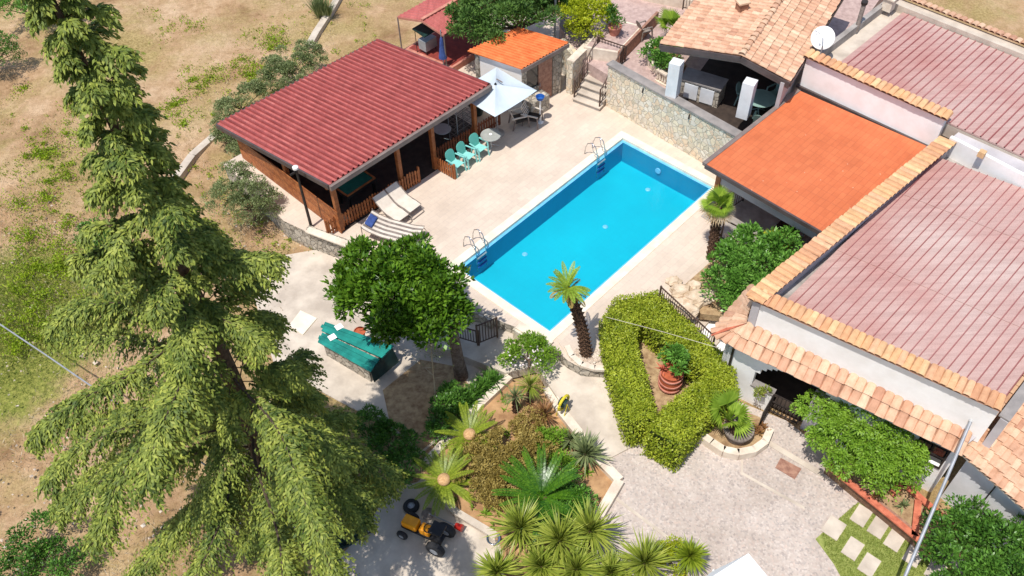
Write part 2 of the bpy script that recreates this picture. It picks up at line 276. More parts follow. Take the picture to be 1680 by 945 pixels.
# ---------------------------------------------------------------- mesh helpers
def thing(name, label, cat, loc=(0, 0, 0), rotz=0, group=None, kind=None):
    o = bpy.data.objects.new(name, None); COL.objects.link(o); o.location = loc; o.rotation_euler = (0, 0, rotz)
    o.empty_display_size = .2
    return tag(o, label, cat, group, kind)
def tag(o, label, cat, group=None, kind=None):
    if label: o['label'] = label
    if cat: o['category'] = cat
    if group: o['group'] = group
    if kind: o['kind'] = kind
    return o
def root_xf(o):
    """location and z rotation of the thing at the top of o"""
    while o.parent: o = o.parent
    return Vector(o.location), o.rotation_euler[2]
class MB:
    def __init__(s): s.v = []; s.f = []; s.mi = []; s.k = 0
    def add(s, vs, fs, mi=None):
        o = len(s.v); s.v += [tuple(x) for x in vs]; s.f += [tuple(i+o for i in f) for f in fs]; s.mi += [s.k if mi is None else mi]*len(fs); return s
    def quad(s, a, b, c, d): return s.add([a, b, c, d], [(0, 1, 2, 3)])
    def box(s, c, size, rz=0):
        cx, cy, cz = c; a, b, h = size[0]/2, size[1]/2, size[2]/2; C_, S_ = math.cos(rz), math.sin(rz); vs = []
        for z in (-h, h):
            for x, y in ((-a, -b), (a, -b), (a, b), (-a, b)): vs.append((cx+x*C_-y*S_, cy+x*S_+y*C_, cz+z))
        return s.add(vs, [(3, 2, 1, 0), (4, 5, 6, 7), (0, 1, 5, 4), (1, 2, 6, 5), (2, 3, 7, 6), (3, 0, 4, 7)])
    def beam(s, p, q, w_, h_, up=Vector((0, 0, 1))):
        p, q = Vector(p), Vector(q); d = (q-p).normalized()
        if abs(d.dot(up)) > .98: up = Vector((math.cos(PA), math.sin(PA), 0))
        sx = d.cross(up).normalized()*w_/2; uz = sx.cross(d).normalized()*h_/2; vs = []
        for b in (p, q):
            for i, j in ((-1, -1), (1, -1), (1, 1), (-1, 1)): vs.append(b+sx*i+uz*j)
        return s.add(vs, [(3, 2, 1, 0), (4, 5, 6, 7), (0, 1, 5, 4), (1, 2, 6, 5), (2, 3, 7, 6), (3, 0, 4, 7)])
    def tube(s, pts, r, n=8, caps=True):
        pts = [Vector(p) for p in pts]; rs = r if isinstance(r, (list, tuple)) else [r]*len(pts); vs = []; fs = []
        for i, p in enumerate(pts):
            d = (pts[min(i+1, len(pts)-1)]-pts[max(i-1, 0)]).normalized()
            a = Vector((0, 0, 1)) if abs(d.z) < .9 else Vector((1, 0, 0)); x = d.cross(a).normalized(); y = d.cross(x).normalized()
            for k in range(n):
                t = 2*math.pi*k/n; vs.append(p+(x*math.cos(t)+y*math.sin(t))*rs[i])
        for i in range(len(pts)-1):
            for k in range(n): fs.append((i*n+k, i*n+(k+1) % n, (i+1)*n+(k+1) % n, (i+1)*n+k))
        if caps: fs.append(tuple(range(n))[::-1]); fs.append(tuple((len(pts)-1)*n+k for k in range(n)))
        return s.add(vs, fs)
    def lathe(s, c, prof, n=20):
        c = Vector(c); vs = []; fs = []
        for r, z in prof:
            for k in range(n): vs.append(c+Vector((r*math.cos(2*math.pi*k/n), r*math.sin(2*math.pi*k/n), z)))
        for i in range(len(prof)-1):
            for k in range(n): fs.append((i*n+k, i*n+(k+1) % n, (i+1)*n+(k+1) % n, (i+1)*n+k))
        if prof[0][0] > 1e-4: fs.append(tuple(range(n))[::-1])
        if prof[-1][0] > 1e-4: fs.append(tuple((len(prof)-1)*n+k for k in range(n)))
        return s.add(vs, fs)
    def slab(s, top, bottom):
        """polygon prism: top points carry their own z; bottom is a z or a thickness given as ('t', d)"""
        n = len(top); top = [Vector(p) for p in top]
        area = sum(top[i].x*top[(i+1) % n].y-top[(i+1) % n].x*top[i].y for i in range(n))
        if area < 0: top = top[::-1]
        bot = [Vector((p.x, p.y, p.z-bottom[1] if isinstance(bottom, tuple) else bottom)) for p in top]
        return s.add(top+bot, [tuple(range(n)), tuple(range(2*n-1, n-1, -1))]+[(i, i+n, (i+1) % n+n, (i+1) % n) for i in range(n)])
    def wall(s, a, b, t, z0, z1, z1b=None):
        """upright wall from a to b (plan), thickness t to the left of a->b"""
        a, b = Vector((a[0], a[1], 0)), Vector((b[0], b[1], 0)); d = (b-a).normalized(); nrm = Vector((-d.y, d.x, 0))*t
        z1b = z1 if z1b is None else z1b
        vs = [a, b, b+nrm, a+nrm]; lo = [Vector((p.x, p.y, z0)) for p in vs]; hi = [Vector((p.x, p.y, z)) for p, z in zip(vs, (z1, z1b, z1b, z1))]
        f = [(3, 2, 1, 0), (4, 5, 6, 7), (0, 1, 5, 4), (1, 2, 6, 5), (2, 3, 7, 6), (3, 0, 4, 7)]
        return s.add(lo+hi, f)
    def build(s, name, mt, parent=None, smooth=False, bevel=0.0):
        me = bpy.data.meshes.new(name); vs = np.array([tuple(v) for v in s.v], dtype=float)
        if parent is not None:
            L, rz = root_xf(parent); vs = vs-np.array(L)
            if rz:
                c_, s_ = math.cos(-rz), math.sin(-rz); x = vs[:, 0]*c_-vs[:, 1]*s_; y = vs[:, 0]*s_+vs[:, 1]*c_; vs = np.stack([x, y, vs[:, 2]], 1)
        me.from_pydata(vs.tolist(), [], s.f)
        for mm in (mt if isinstance(mt, (list, tuple)) else [mt]): me.materials.append(M[mm] if isinstance(mm, str) else mm)
        me.polygons.foreach_set('material_index', s.mi)
        if smooth: me.polygons.foreach_set('use_smooth', [True]*len(s.f))
        me.update(); o = bpy.data.objects.new(name, me); COL.objects.link(o)
        if parent is not None: o.parent = parent
        if bevel:
            b = o.modifiers.new('bevel', 'BEVEL'); b.width = bevel; b.segments = 2; b.limit_method = 'ANGLE'
        return o
def local(fn):
    """build a kind at the origin; used with dup()"""
    return fn
def dup(root, loc, rotz, label=None):
    r = root.copy(); COL.objects.link(r); r.location = loc; r.rotation_euler = (0, 0, rotz)
    if label: r['label'] = label
    for ch in list(root.children):
        c = ch.copy(); COL.objects.link(c); c.parent = r
        for g in ch.children:
            d = g.copy(); COL.objects.link(d); d.parent = c
    return r
def struct(name, mb, mt, **k):
    o = mb.build(name, mt, **k); o['kind'] = 'structure'; return o
def frame_of(a, b):
    d = Vector((b[0]-a[0], b[1]-a[1], 0)).normalized(); return d, Vector((-d.y, d.x, 0))
def bil(c, s, t): return (c[0]*(1-s)+c[1]*s)*(1-t)+(c[3]*(1-s)+c[2]*s)*t
def in_poly(x, y, poly):
    c = False; j = len(poly)-1
    for i in range(len(poly)):
        if (poly[i].y > y) != (poly[j].y > y) and x < (poly[j].x-poly[i].x)*(y-poly[i].y)/(poly[j].y-poly[i].y)+poly[i].x: c = not c
        j = i
    return c
# ---- leaves
def unit(a): return a/np.maximum(np.linalg.norm(a, axis=-1, keepdims=True), 1e-9)
def rand_dirs(n): return unit(RNG.normal(size=(n, 3)))
class Leaves:
    def __init__(s): s.V = []; s.extra = MB()
    def add(s, C, D, Nn, L, W, droop=0.0):
        n = len(C); D = unit(D); S = unit(np.cross(D, Nn)+1e-6); L = np.broadcast_to(np.asarray(L, float).reshape(-1, 1), (n, 1)); W = np.broadcast_to(np.asarray(W, float).reshape(-1, 1), (n, 1))
        up = np.cross(S, D); a = C; m_ = C+D*L*.45
        l_ = m_-S*W/2+up*W*.12; r_ = m_+S*W/2+up*W*.12; t = C+D*L; t = t-np.array([0, 0, 1.])*droop*L
        s.V.append(np.stack([a, l_, t, r_], 1)); return s
    def build(s, name, mt, parent=None, kind=None):
        V = np.concatenate(s.V).reshape(-1, 3) if s.V else np.zeros((0, 3)); nl = len(V)//4
        if parent is not None:
            L, rz = root_xf(parent); V = V-np.array(L)
            assert abs(rz) < 1e-9
        me = bpy.data.meshes.new(name); ev = np.array(s.extra.v, float).reshape(-1, 3)
        if parent is not None and len(ev): ev = ev-np.array(L)
        allv = np.concatenate([V, ev]) if len(ev) else V; ef = s.extra.f
        me.vertices.add(len(allv)); me.vertices.foreach_set('co', allv.astype(np.float32).ravel())
        loops = list(np.arange(nl*4)); starts = list(np.arange(nl)*4); tot = [4]*nl
        for f in ef: starts.append(len(loops)); loops += [i+nl*4 for i in f]; tot.append(len(f))
        me.loops.add(len(loops)); me.loops.foreach_set('vertex_index', np.array(loops, np.int32))
        me.polygons.add(len(starts)); me.polygons.foreach_set('loop_start', np.array(starts, np.int32)); me.polygons.foreach_set('loop_total', np.array(tot, np.int32))
        for mm in (mt if isinstance(mt, (list, tuple)) else [mt]): me.materials.append(M[mm])
        mi = [0]*nl+[1 if isinstance(mt, (list, tuple)) and len(mt) > 1 else 0]*len(ef); me.polygons.foreach_set('material_index', mi)
        me.update(); me.validate(); o = bpy.data.objects.new(name, me); COL.objects.link(o)
        if parent is not None: o.parent = parent
        if kind: o['kind'] = kind
        return o
def clumps(lv, c, rad, ncl, crad, n, L, W, zmin=-.35, up=.35, droop=.05, inner=.55, rosette=False):
    """a crown: many clumps spread over and through an ellipsoid, leaves on the outside of each clump"""
    c = np.array(c); rad = np.array(rad); d = rand_dirs(ncl*3); d = d[d[:, 2] > zmin][:ncl]
    rr = inner+(1-inner)*RNG.random((len(d), 1))**.6; cc = c+d*rad*rr; cr = crad*(.65+.7*RNG.random(len(d)))
    k = RNG.integers(0, len(d), n); dd = rand_dirs(n); dd[:, 2] = np.where(dd[:, 2] < -.3, -dd[:, 2], dd[:, 2])
    pos = cc[k]+dd*cr[k][:, None]*(.55+.45*RNG.random((n, 1)))*np.array([1, 1, .8])
    D = unit(dd+rand_dirs(n)*.7+np.array([0, 0, up])); Nn = unit(dd+rand_dirs(n)*.5+np.array([0, 0, .6]))
    lv.add(pos, D, Nn, L*(.7+.6*RNG.random(n)), W*(.7+.6*RNG.random(n)), droop); return cc
def trunk_to(mb, base, cs, r0, k=8, n=7):
    base = Vector(base); cs = [Vector(c) for c in cs]
    mid = sum(cs, Vector())/len(cs); fork = base.lerp(mid, .5); fork.z = base.z+(mid.z-base.z)*.45
    mb.tube([base, base.lerp(fork, .5)+Vector((.03, -.02, 0)), fork], [r0, r0*.85, r0*.75], n)
    for c in random.sample(cs, min(k, len(cs))):
        m1 = fork.lerp(c, .5)+Vector((random.uniform(-.1, .1), random.uniform(-.1, .1), .1)); mb.tube([fork, m1, c], [r0*.5, r0*.3, r0*.1], 5)
def bush(name, label, cat, px, py, zb, rad, n, L, W, m, ncl=30, crad=.3, zc=None, tr=.05, group=None, **k):
    b = P(px, py, zb); t = thing(name, label, cat, b, group=group)
    c = Vector((b.x, b.y, zb+(zc if zc is not None else rad[2]*.8)))
    lv = Leaves(); cc = clumps(lv, c, rad, ncl, crad, n, L, W, **k); lv.build('foliage', m, t)
    mb = MB(); trunk_to(mb, b, cc, tr); mb.build('trunk' if cat == 'tree' else 'stem', 'trunk', t); return t
def rosette(lv, c, n, L, W, elmin=5, elmax=85, droop=.15, seg=2):
    """sword leaves round a centre"""
    c = np.array(c); az = RNG.random(n)*6.2832; el = np.radians(elmin+(elmax-elmin)*RNG.random(n)**.8)
    D = np.stack([np.cos(az)*np.cos(el), np.sin(az)*np.cos(el), np.sin(el)], 1)
    LL = L*(.75+.4*RNG.random(n))*(.75+.25*np.cos(el)); up = unit(np.cross(np.cross(D, [0, 0, 1.]), D)+1e-6)
    st = c+D*L*.04; mid = st+D*(LL*.62)[:, None]
    lv.add(st, D, up, LL, W, droop*1.0)
def frond(lv, mb, base, az, el, L, droop, leafL, leafW, nl=26, r=.012, vee=.35):
    """feather palm leaf: curved midrib, paired leaflets"""
    base = Vector(base); pts = []; p = base.copy(); seg = 10; e = el
    for i in range(seg+1):
        pts.append(p.copy()); e = el-droop*(i/seg)**1.2; p = p+Vector((math.cos(az)*math.cos(e), math.sin(az)*math.cos(e), math.sin(e)))*(L/seg)
    mb.tube(pts, [r*(1-.8*i/seg) for i in range(seg+1)], 4)
    A = np.array([tuple(q) for q in pts]); ts = np.linspace(.12, .99, nl); idx = ts*seg; i0 = np.minimum(idx.astype(int), seg-1); fr = (idx-i0)[:, None]
    C = A[i0]*(1-fr)+A[i0+1]*fr; T = unit(A[i0+1]-A[i0]); side = unit(np.cross(T, [0, 0, 1.])); up = np.cross(side, T)
    sc_ = np.sin(np.pi*np.clip(ts*.9+.08, 0, 1))**.6
    for s in (1, -1):
        D = unit(side*s+T*.55+up*vee+RNG.normal(size=T.shape)*.05); lv.add(C, D, up+side*s*-.3, leafL*sc_, leafW, .12)
def fan(lv, mb, base, az, el, pet, R_, nb=17, spread=82):
    base = Vector(base); d = Vector((math.cos(az)*math.cos(el), math.sin(az)*math.cos(el), math.sin(el))); tip = base+d*pet
    mb.tube([base, base.lerp(tip, .5)+Vector((0, 0, .03)), tip], [.014, .012, .01], 4)
    side = Vector((-math.sin(az), math.cos(az), 0)); C = []; D = []; NN = []; nn = side.cross(d).normalized()*-1
    for i in range(nb):
        a = math.radians(-spread+2*spread*i/(nb-1)); v = d*math.cos(a)+side*math.sin(a)+nn*-.15*abs(math.sin(a/2)); C.append(tuple(tip)); D.append(tuple(v)); NN.append(tuple(nn))
    rr = R_*(.8+.2*np.cos(np.radians(np.linspace(-spread, spread, nb)*.6)))
    lv.add(np.array(C), np.array(D), np.array(NN), rr, R_*.13, .18)
# ---- roofs
def tile_quad(mb, c, nu, nv, r=.11, over=.06, mi=0, jit=.012, seg=5, base=True):
    """barrel tiles over the quad c (eave-left, eave-right, top-right, top-left); one curved shell per tile"""
    nrm = (c[1]-c[0]).cross(c[3]-c[0]).normalized()
    if nrm.z < 0: nrm = -nrm
    if base: mb.add([c[0]+nrm*.02, c[1]+nrm*.02, c[2]+nrm*.02, c[3]+nrm*.02], [(0, 1, 2, 3)], 1)
    for i in range(nu):
        for j in range(nv):
            s0 = (i+.5)/nu; a = bil(c, s0, j/nv); b = bil(c, s0, (j+1)/nv); d = (b-a); L = d.length; d.normalize(); side = d.cross(nrm).normalized()
            jx = random.uniform(-jit, jit)*1.2; jz = random.uniform(0, jit); jy = random.uniform(-jit, jit)*1.5
            lo = a+side*jx-d*(over*.3+jy)+nrm*(.055+jz); hi = b+side*(jx+random.uniform(-jit, jit))+d*over*.7+nrm*(.02+jz); vs = []
            for p, rr in ((lo, r*1.08), (hi, r*.86)):
                for k in range(seg+1):
                    t = math.pi*k/seg; vs.append(p+side*(rr*math.cos(t))+nrm*(rr*.62*math.sin(t)))
            n = seg+1; th = [vv-nrm*.02 for vv in vs[:n]]
            mb.add(vs+th, [(k, k+1, n+k+1, n+k) for k in range(seg)]+[(k+1, k, 2*n+k, 2*n+k+1) for k in range(seg)], mi)
def rib_sheet(mb, c, nr, h=.035, wr=.3, mi=0, mir=1, th=.05):
    """profiled sheet: nr raised ribs running from edge 0-1 to edge 3-2"""
    nrm = (c[1]-c[0]).cross(c[3]-c[0]).normalized()
    if nrm.z < 0: nrm = -nrm
    prof = []
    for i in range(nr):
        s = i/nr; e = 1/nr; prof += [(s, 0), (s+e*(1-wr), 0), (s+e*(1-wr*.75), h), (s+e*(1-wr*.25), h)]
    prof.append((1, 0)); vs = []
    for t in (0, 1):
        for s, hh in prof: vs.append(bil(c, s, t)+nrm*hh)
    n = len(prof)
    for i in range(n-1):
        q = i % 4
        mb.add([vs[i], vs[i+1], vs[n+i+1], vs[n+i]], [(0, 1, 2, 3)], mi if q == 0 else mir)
    mb.add([p-nrm*th for p in c]+[p-nrm*.001 for p in c], [(3, 2, 1, 0), (0, 1, 5, 4), (1, 2, 6, 5), (2, 3, 7, 6), (3, 0, 4, 7)], mi)
# ================================================================ SETTING
ZG = -1.0
U = Vector((math.cos(PA), math.sin(PA), 0)); V = Vector((-math.sin(PA), math.cos(PA), 0))
A0 = P(748, 438); A1 = P(1024, 225.5); A2 = P(1166, 305); A3 = P(906, 549)     # pool corners L T R B
pc = (A0+A1+A2+A3)/4; hl = ((A1-A0).length+(A2-A3).length)/4; hw = ((A3-A0).length+(A2-A1).length)/4
def poolpt(u, v, z): q = pc+U*u+V*v; return Vector((q.x, q.y, z))
def inpool(x, y, m):
    d = Vector((x, y, 0))-pc; return abs(d.dot(U)) < hl+m and abs(d.dot(V)) < hw+m
def terrain():
    xs = np.unique(np.concatenate([np.arange(-160, -30, 10), np.arange(-30, 22, .5), np.arange(22, 161, 6)])); ys = np.unique(np.concatenate([np.arange(-40, 5, 5), np.arange(5, 50, .5), np.arange(50, 261, 7)]))
    X, Y = np.meshgrid(xs, ys); Z = np.full(X.shape, ZG)
    wgt = np.clip((-(X+9.5))/3, 0, 1)+np.clip((Y-40)/6, 0, 1); wgt = np.clip(wgt, 0, 1)
    Z += wgt*(.10*np.sin(X*.9+Y*.4)*np.cos(Y*.7-X*.3)+.06*np.sin(X*2.3)*np.sin(Y*1.9+X)+.25*np.sin(X*.13+1)*np.sin(Y*.11))
    for i in range(X.shape[0]):
        for j in range(X.shape[1]):
            if inpool(X[i, j], Y[i, j], .25): Z[i, j] = -3.0
    n = len(xs); mb = MB(); mb.v = [(a, b, c) for a, b, c in zip(X.ravel(), Y.ravel(), Z.ravel())]
    mb.f = [(j*n+i, j*n+i+1, (j+1)*n+i+1, (j+1)*n+i) for j in range(len(ys)-1) for i in range(n-1)]; mb.mi = [0]*len(mb.f)
    struct('ground', mb, 'field', smooth=True)
terrain()
# pool deck with the basin cut out
faq, fbq = (lambda d: (d, Vector((-d.y, d.x, 0))))(Vector((*(P(803, 138, 2.7)-P(540, 303, 2.7))[:2], 0)).normalized())
Lq = (P(803, 138, 2.7)-P(540, 303, 2.7)).length; gq = Vector((*P(540, 303, 2.7)[:2], 0))+faq*.25+fbq*.28
outer = [P(*q) for q in ((505, 381), (548, 396), (592, 412), (690, 456), (764, 498), (818, 526), (850, 538), (880, 556), (912, 574), (932, 592), (955, 604), (992, 607), (1008, 560), (1075, 480), (1118, 512), (1168, 500), (1215, 520), (1330, 420), (1560, 230), (1235, 150), (1000, 60), (900, 20), (790, -5), (700, 60), (655, 100))]+[gq+fbq*6.75+faq*(Lq-.2), gq+fbq*6.75-faq*.9, P(440, 336), P(465, 362)]
def cut_prism(mb, outer, hole, z, zb):
    """slab with a four-cornered hole: fan the outside onto the hole's corners"""
    ar = sum(outer[i].x*outer[(i+1) % len(outer)].y-outer[(i+1) % len(outer)].x*outer[i].y for i in range(len(outer)))
    if ar < 0: outer = outer[::-1]
    import bmesh
    from mathutils.geometry import tessellate_polygon
    vs = outer+hole; tris = tessellate_polygon([[Vector((p.x, p.y, 0)) for p in outer], [Vector((p.x, p.y, 0)) for p in hole]])
    mb.add([Vector((p.x, p.y, z)) for p in vs], [tuple(t) for t in tris])
    n = len(outer); mb.add([Vector((p.x, p.y, z)) for p in outer]+[Vector((p.x, p.y, zb)) for p in outer], [(i, i+n, (i+1) % n+n, (i+1) % n) for i in range(n)], 1)
cw = .32
mb = MB(); hole = [poolpt(a*(hl+cw), b*(hw+cw), 0) for a, b in ((-1, -1), (1, -1), (1, 1), (-1, 1))]
cut_prism(mb, outer, hole, 0.0, -1.3); struct('pool_deck', mb, ['deck', 'stone_grey'])
def ring(mb, o, i_, z0, z1):
    for k in range(4):
        a, b = k, (k+1) % 4
        mb.add([Vector((*o[a][:2], z1)), Vector((*o[b][:2], z1)), Vector((*i_[b][:2], z1)), Vector((*i_[a][:2], z1)), Vector((*o[a][:2], z0)), Vector((*o[b][:2], z0)), Vector((*i_[b][:2], z0)), Vector((*i_[a][:2], z0))],
               [(0, 1, 2, 3), (0, 4, 5, 1), (3, 2, 6, 7)])
pool = thing('swimming_pool', 'rectangular blue swimming pool set into the pale tiled deck', 'swimming pool', pc)
cor = lambda m_: [poolpt(a*(hl+m_), b*(hw+m_), 0) for a, b in ((-1, -1), (1, -1), (1, 1), (-1, 1))]
mb = MB(); ring(mb, cor(cw), cor(-.02), -.2, .025); mb.build('coping', 'coping', pool)
mb = MB(); ring(mb, cor(.0), cor(-.13), -1.0, -.10); mb.build('tile_ledge', 'ledge', pool)
DP = -1.12; mb = MB(); c_ = cor(-.131)
for k in range(4):
    a, b = c_[k], c_[(k+1) % 4]; mb.add([a+Vector((0, 0, -.101)), b+Vector((0, 0, -.101)), Vector((b.x, b.y, DP-.05)), Vector((a.x, a.y, DP-.05))], [(0, 1, 2, 3)], 1)
mb.add([Vector((p.x, p.y, DP)) for p in cor(-.12)], [(0, 1, 2, 3)], 0)
mb.build('basin', ['poolfloor', 'poolwall'], pool)

for x, y in ((1063, 311), (993, 372), (861, 417)):
    q = P(x, y, DP); mb = MB(); mb.lathe((q.x, q.y, DP+.004), [(.0, .03), (.07, .03), (.11, 0)], 16); mb.build('floor_drain', 'ledge', pool)
q = P(1090, 273, -.6); q = poolpt(hl-.15, (q-pc).dot(V), -.55); mb = MB()
mb.tube([q-U*.0, q-U*.05], .13, 16); mb.build('pool_lamp', 'ledge', pool)
mb = MB(); wz = cor(.0); n_ = 40; mb.quad(*[Vector((p.x, p.y, -.075)) for p in wz]); wobj = mb.build('water', 'water'); wobj['kind'] = 'structure'
# lower paths and courtyard, sloping away from the deck
def zslab(name, pts, th, m, **k):
    mb = MB(); mb.slab([P(x, y, z) for x, y, z in pts], ('t', th)); return struct(name, mb, m, **k)
zslab('garden_path', [(838, 528, -.42), (880, 552, -.42), (925, 590, -.42), (952, 610, -.42), (1002, 616, -.42), (1030, 660, -.6), (1068, 716, -.82), (985, 760, -.9), (945, 700, -.72), (905, 640, -.55), (880, 600, -.48), (830, 612, -.5), (700, 560, -.5), (690, 500, -.5), (780, 498, -.42)], .4, 'concrete')
zslab('lower_yard', [(400, 430, -.93), (545, 405, -.93), (690, 470, -.9), (760, 510, -.85), (812, 620, -.9), (770, 680, -.92), (690, 745, -.95), (640, 700, -.95), (560, 660, -.95), (450, 600, -.95)], .2, 'concrete')
zslab('yard_soil', [(628, 640, -.915), (690, 590, -.895), (742, 600, -.885), (778, 640, -.885), (760, 680, -.905), (690, 740, -.935), (640, 695, -.935)], .1, 'soil2')
zslab('courtyard', [(968, 745, -.93), (1060, 705, -.93), (1110, 745, -.93), (1160, 690, -.93), (1190, 650, -.93), (1290, 690, -.93), (1420, 790, -.93), (1530, 880, -.93), (1700, 1010, -.93), (1700, 1100, -.93), (900, 1100, -.93), (900, 900, -.93)], .2, 'paver')
zslab('driveway', [(440, 1040, -.95), (600, 868, -.95), (640, 800, -.95), (690, 790, -.95), (760, 850, -.95), (850, 905, -.95), (860, 1080, -.95)], .2, 'concrete')
for nm, pts in (('paving_joint', ((998, 805, -.92), (1100, 882, -.92), (1096, 885, -.92), (994, 808, -.92))), ('paving_kerb', ((1216, 738, -.92), (1216, 778, -.92), (1320, 836, -.92), (1320, 831, -.92), (1219, 775, -.92), (1219, 738, -.92))), ('paving_step', ((1262, 722, -.90), (1380, 792, -.90), (1376, 799, -.90), (1258, 729, -.90)))):
    zslab(nm, pts, .05, 'concrete')
zslab('stepping_lawn', [(1345, 880, -.925), (1412, 826, -.925), (1470, 860, -.925), (1545, 910, -.925), (1600, 970, -.925), (1400, 970, -.925), (1372, 920, -.925)], .05, 'paver')
# ================================================================ PAVILION
pv = [P(540, 303, 2.7), P(803, 138, 2.7), P(620, 65, 1.85), P(356, 203, 1.85)]
t = thing('pool_pavilion', 'open timber pavilion with a large red ribbed roof beside the pool', 'pavilion', P(600, 250, 0))
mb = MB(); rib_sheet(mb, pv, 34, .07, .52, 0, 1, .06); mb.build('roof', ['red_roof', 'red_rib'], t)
f0, f1, f2, f3 = pv; dz = Vector((0, 0, -.13)); fa, fb = frame_of(f0, f1)
mb = MB(); mb.beam(f0+dz-fa*.03-fb*.06, f1+dz+fa*.03-fb*.06, .13, .2); mb.build('gutter', 'fascia', t)
mb = MB(); mb.beam(f0+dz*.8-fa*.04, f3+dz*.8-fa*.04, .07, .2); mb.beam(f1+dz*.8+fa*.04, f2+dz*.8+fa*.04, .07, .2); mb.beam(f2+dz*.8+fb*.03, f3+dz*.8+fb*.03, .07, .2); mb.build('fascia', 'fascia_dk', t)
mb = MB()
for i in range(11):
    s = i/10; a = f0.lerp(f1, s); b = f3.lerp(f2, s); mb.beam(a+Vector((0, 0, -.17)), b+Vector((0, 0, -.17)), .08, .14)
for s in (.04, .97):
    a = f0.lerp(f3, s); b = f1.lerp(f2, s); mb.beam(a+Vector((0, 0, -.3)), b+Vector((0, 0, -.3)), .12, .14)
mb.build('rafters', 'wood', t)
fl = P(716, 275, 0); pl = P(557, 356, 0)
rear = lambda p, d_: p+fb*d_
posts = []
L_ = (f1-f0).length; g0 = Vector((f0.x, f0.y, 0))+fa*.25+fb*.28
for s, d_ in ((0, 0), (.40, 0), (.63, 0), (.93, 0), (0, 3.2), (0, 6.2), (.5, 6.2), (.95, 6.2), (.95, 3.2)):
    p = g0+fa*(L_-.4)*s+fb*d_; zt = 2.5 - .85*d_/6.7
    mb = MB(); mb.box((p.x, p.y, zt/2), (.17, .17, zt), PA); mb.build('post', 'wood', t, bevel=.01)
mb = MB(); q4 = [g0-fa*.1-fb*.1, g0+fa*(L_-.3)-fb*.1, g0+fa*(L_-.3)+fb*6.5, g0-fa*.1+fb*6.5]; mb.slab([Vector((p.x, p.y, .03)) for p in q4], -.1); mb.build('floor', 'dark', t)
mb = MB()
for k in range(9):                                    # plank wall on the field side and the rear
    z = .08+k*.125; a = g0-fa*.12-fb*.15; b = a+fb*6.6; mb.beam(Vector((a.x, a.y, z)), Vector((b.x, b.y, z)), .04, .11)
mb.build('plank_wall', 'wood', t)
mb = MB(); a = g0+fb*6.4; b = a+fa*(L_-.4); mb.beam(Vector((a.x, a.y, .6)), Vector((b.x, b.y, .6)), .05, 1.15); mb.build('rear_wall', 'wood_red', t)
def picket(name, label, a, b, m, n, h=.85, wavy=0.0, post=True):
    r = thing(name, label, 'fence', a); d, nn = frame_of(a, b); L = (Vector(b)-Vector(a)).length; mb = MB()
    for i in range(n):
        p = Vector(a)+d*(L*(i+.5)/n); hh = h+wavy*math.sin(i*.9)+random.uniform(-.015, .015)
        w_ = L/n*.62; e = nn*.012
        vs = []
        for s in (-1, 1):
            for x, z in ((-w_/2, .06), (w_/2, .06), (w_/2, hh-.05), (0, hh), (-w_/2, hh-.05)): vs.append(p+d*x+e*s+Vector((0, 0, z)))
        mb.add(vs, [(4, 3, 2, 1, 0), (5, 6, 7, 8, 9)]+[(k, (k+1) % 5, (k+1) % 5+5, k+5) for k in range(5)])
    mb.build('pickets', m, r); mb = MB()
    for z in (.22, h-.2): mb.beam(Vector(a)+Vector((0, 0, z))+nn*.035, Vector(b)+Vector((0, 0, z))+nn*.035, .03, .07)
    mb.build('rails', m, r)
    for s in (0, 1):
        p = Vector(a).lerp(Vector(b), s)+nn*.06; mb = MB(); mb.box((p.x, p.y, h/2), (.08, .08, h+.04), math.atan2(d.y, d.x)); mb.build('post', m, r)
    return r
picket('picket_fence', 'long orange picket fence behind the loungers under the red roof', P(541, 388), P(690, 300), 'wood', 34, .8, .05)
picket('picket_fence', 'short orange picket return beside the first turquoise chair', P(712, 276), P(745, 295), 'wood', 9, .75)
picket('picket_fence', 'dark red picket fence behind the turquoise chairs and round table', P(714, 270), P(821, 205), 'wood_red', 26, .8)
# things inside the pavilion
tb = thing('games_table', 'games table with green top and pale edge inside the pavilion corner', 'table', P(588, 325, .03)); b0 = tb.location
mb = MB(); mb.box((b0.x, b0.y, .75), (1.5, .8, .14), PA); mb.build('cabinet', 'black', tb)
mb = MB(); mb.box((b0.x, b0.y, .825), (1.3, .62, .014), PA); mb.build('playfield', 'felt', tb)
mb = MB(); ca, cb = U, V
for s in (-1, 1):
    mb.beam(b0+V*.36*s-U*.72+Vector((0, 0, .81)), b0+V*.36*s+U*.72+Vector((0, 0, .81)), .06, .05); mb.beam(b0+U*.7*s-V*.33+Vector((0, 0, .81)), b0+U*.7*s+V*.33+Vector((0, 0, .81)), .06, .05)
mb.build('rim', 'wood', tb)
for s in (-1, 1):
    for r_ in (-1, 1):
        p = b0+U*.62*s+V*.3*r_; mb = MB(); mb.box((p.x, p.y, .36), (.08, .08, .68), PA); mb.build('leg', 'black', tb)
def round_table(label, loc, rad, h, top, leg, cat='table', glass=False):
    r = thing('round_table', label, cat, loc); L = Vector(loc)
    mb = MB(); mb.lathe((L.x, L.y, L.z+h-.03), [(0, 0), (rad, 0), (rad+.01, .012), (rad, .03), (0, .03)], 32); mb.build('tabletop', top, r)
    mb = MB(); mb.tube([L+Vector((0, 0, .02)), L+Vector((0, 0, h-.03))], .03, 10); mb.build('column', leg, r)
    for k in range(3):
        a = k*2.094+.4; mb = MB(); mb.tube([L+Vector((0, 0, .22)), L+Vector((math.cos(a)*.2, math.sin(a)*.2, .1)), L+Vector((math.cos(a)*.34, math.sin(a)*.34, .015))], .018, 6); mb.build('foot', leg, r)
    return r
round_table('grey round pedestal table inside the pavilion near the wire rack', P(728, 234, .03), .36, .74, 'plastic', 'chrome')
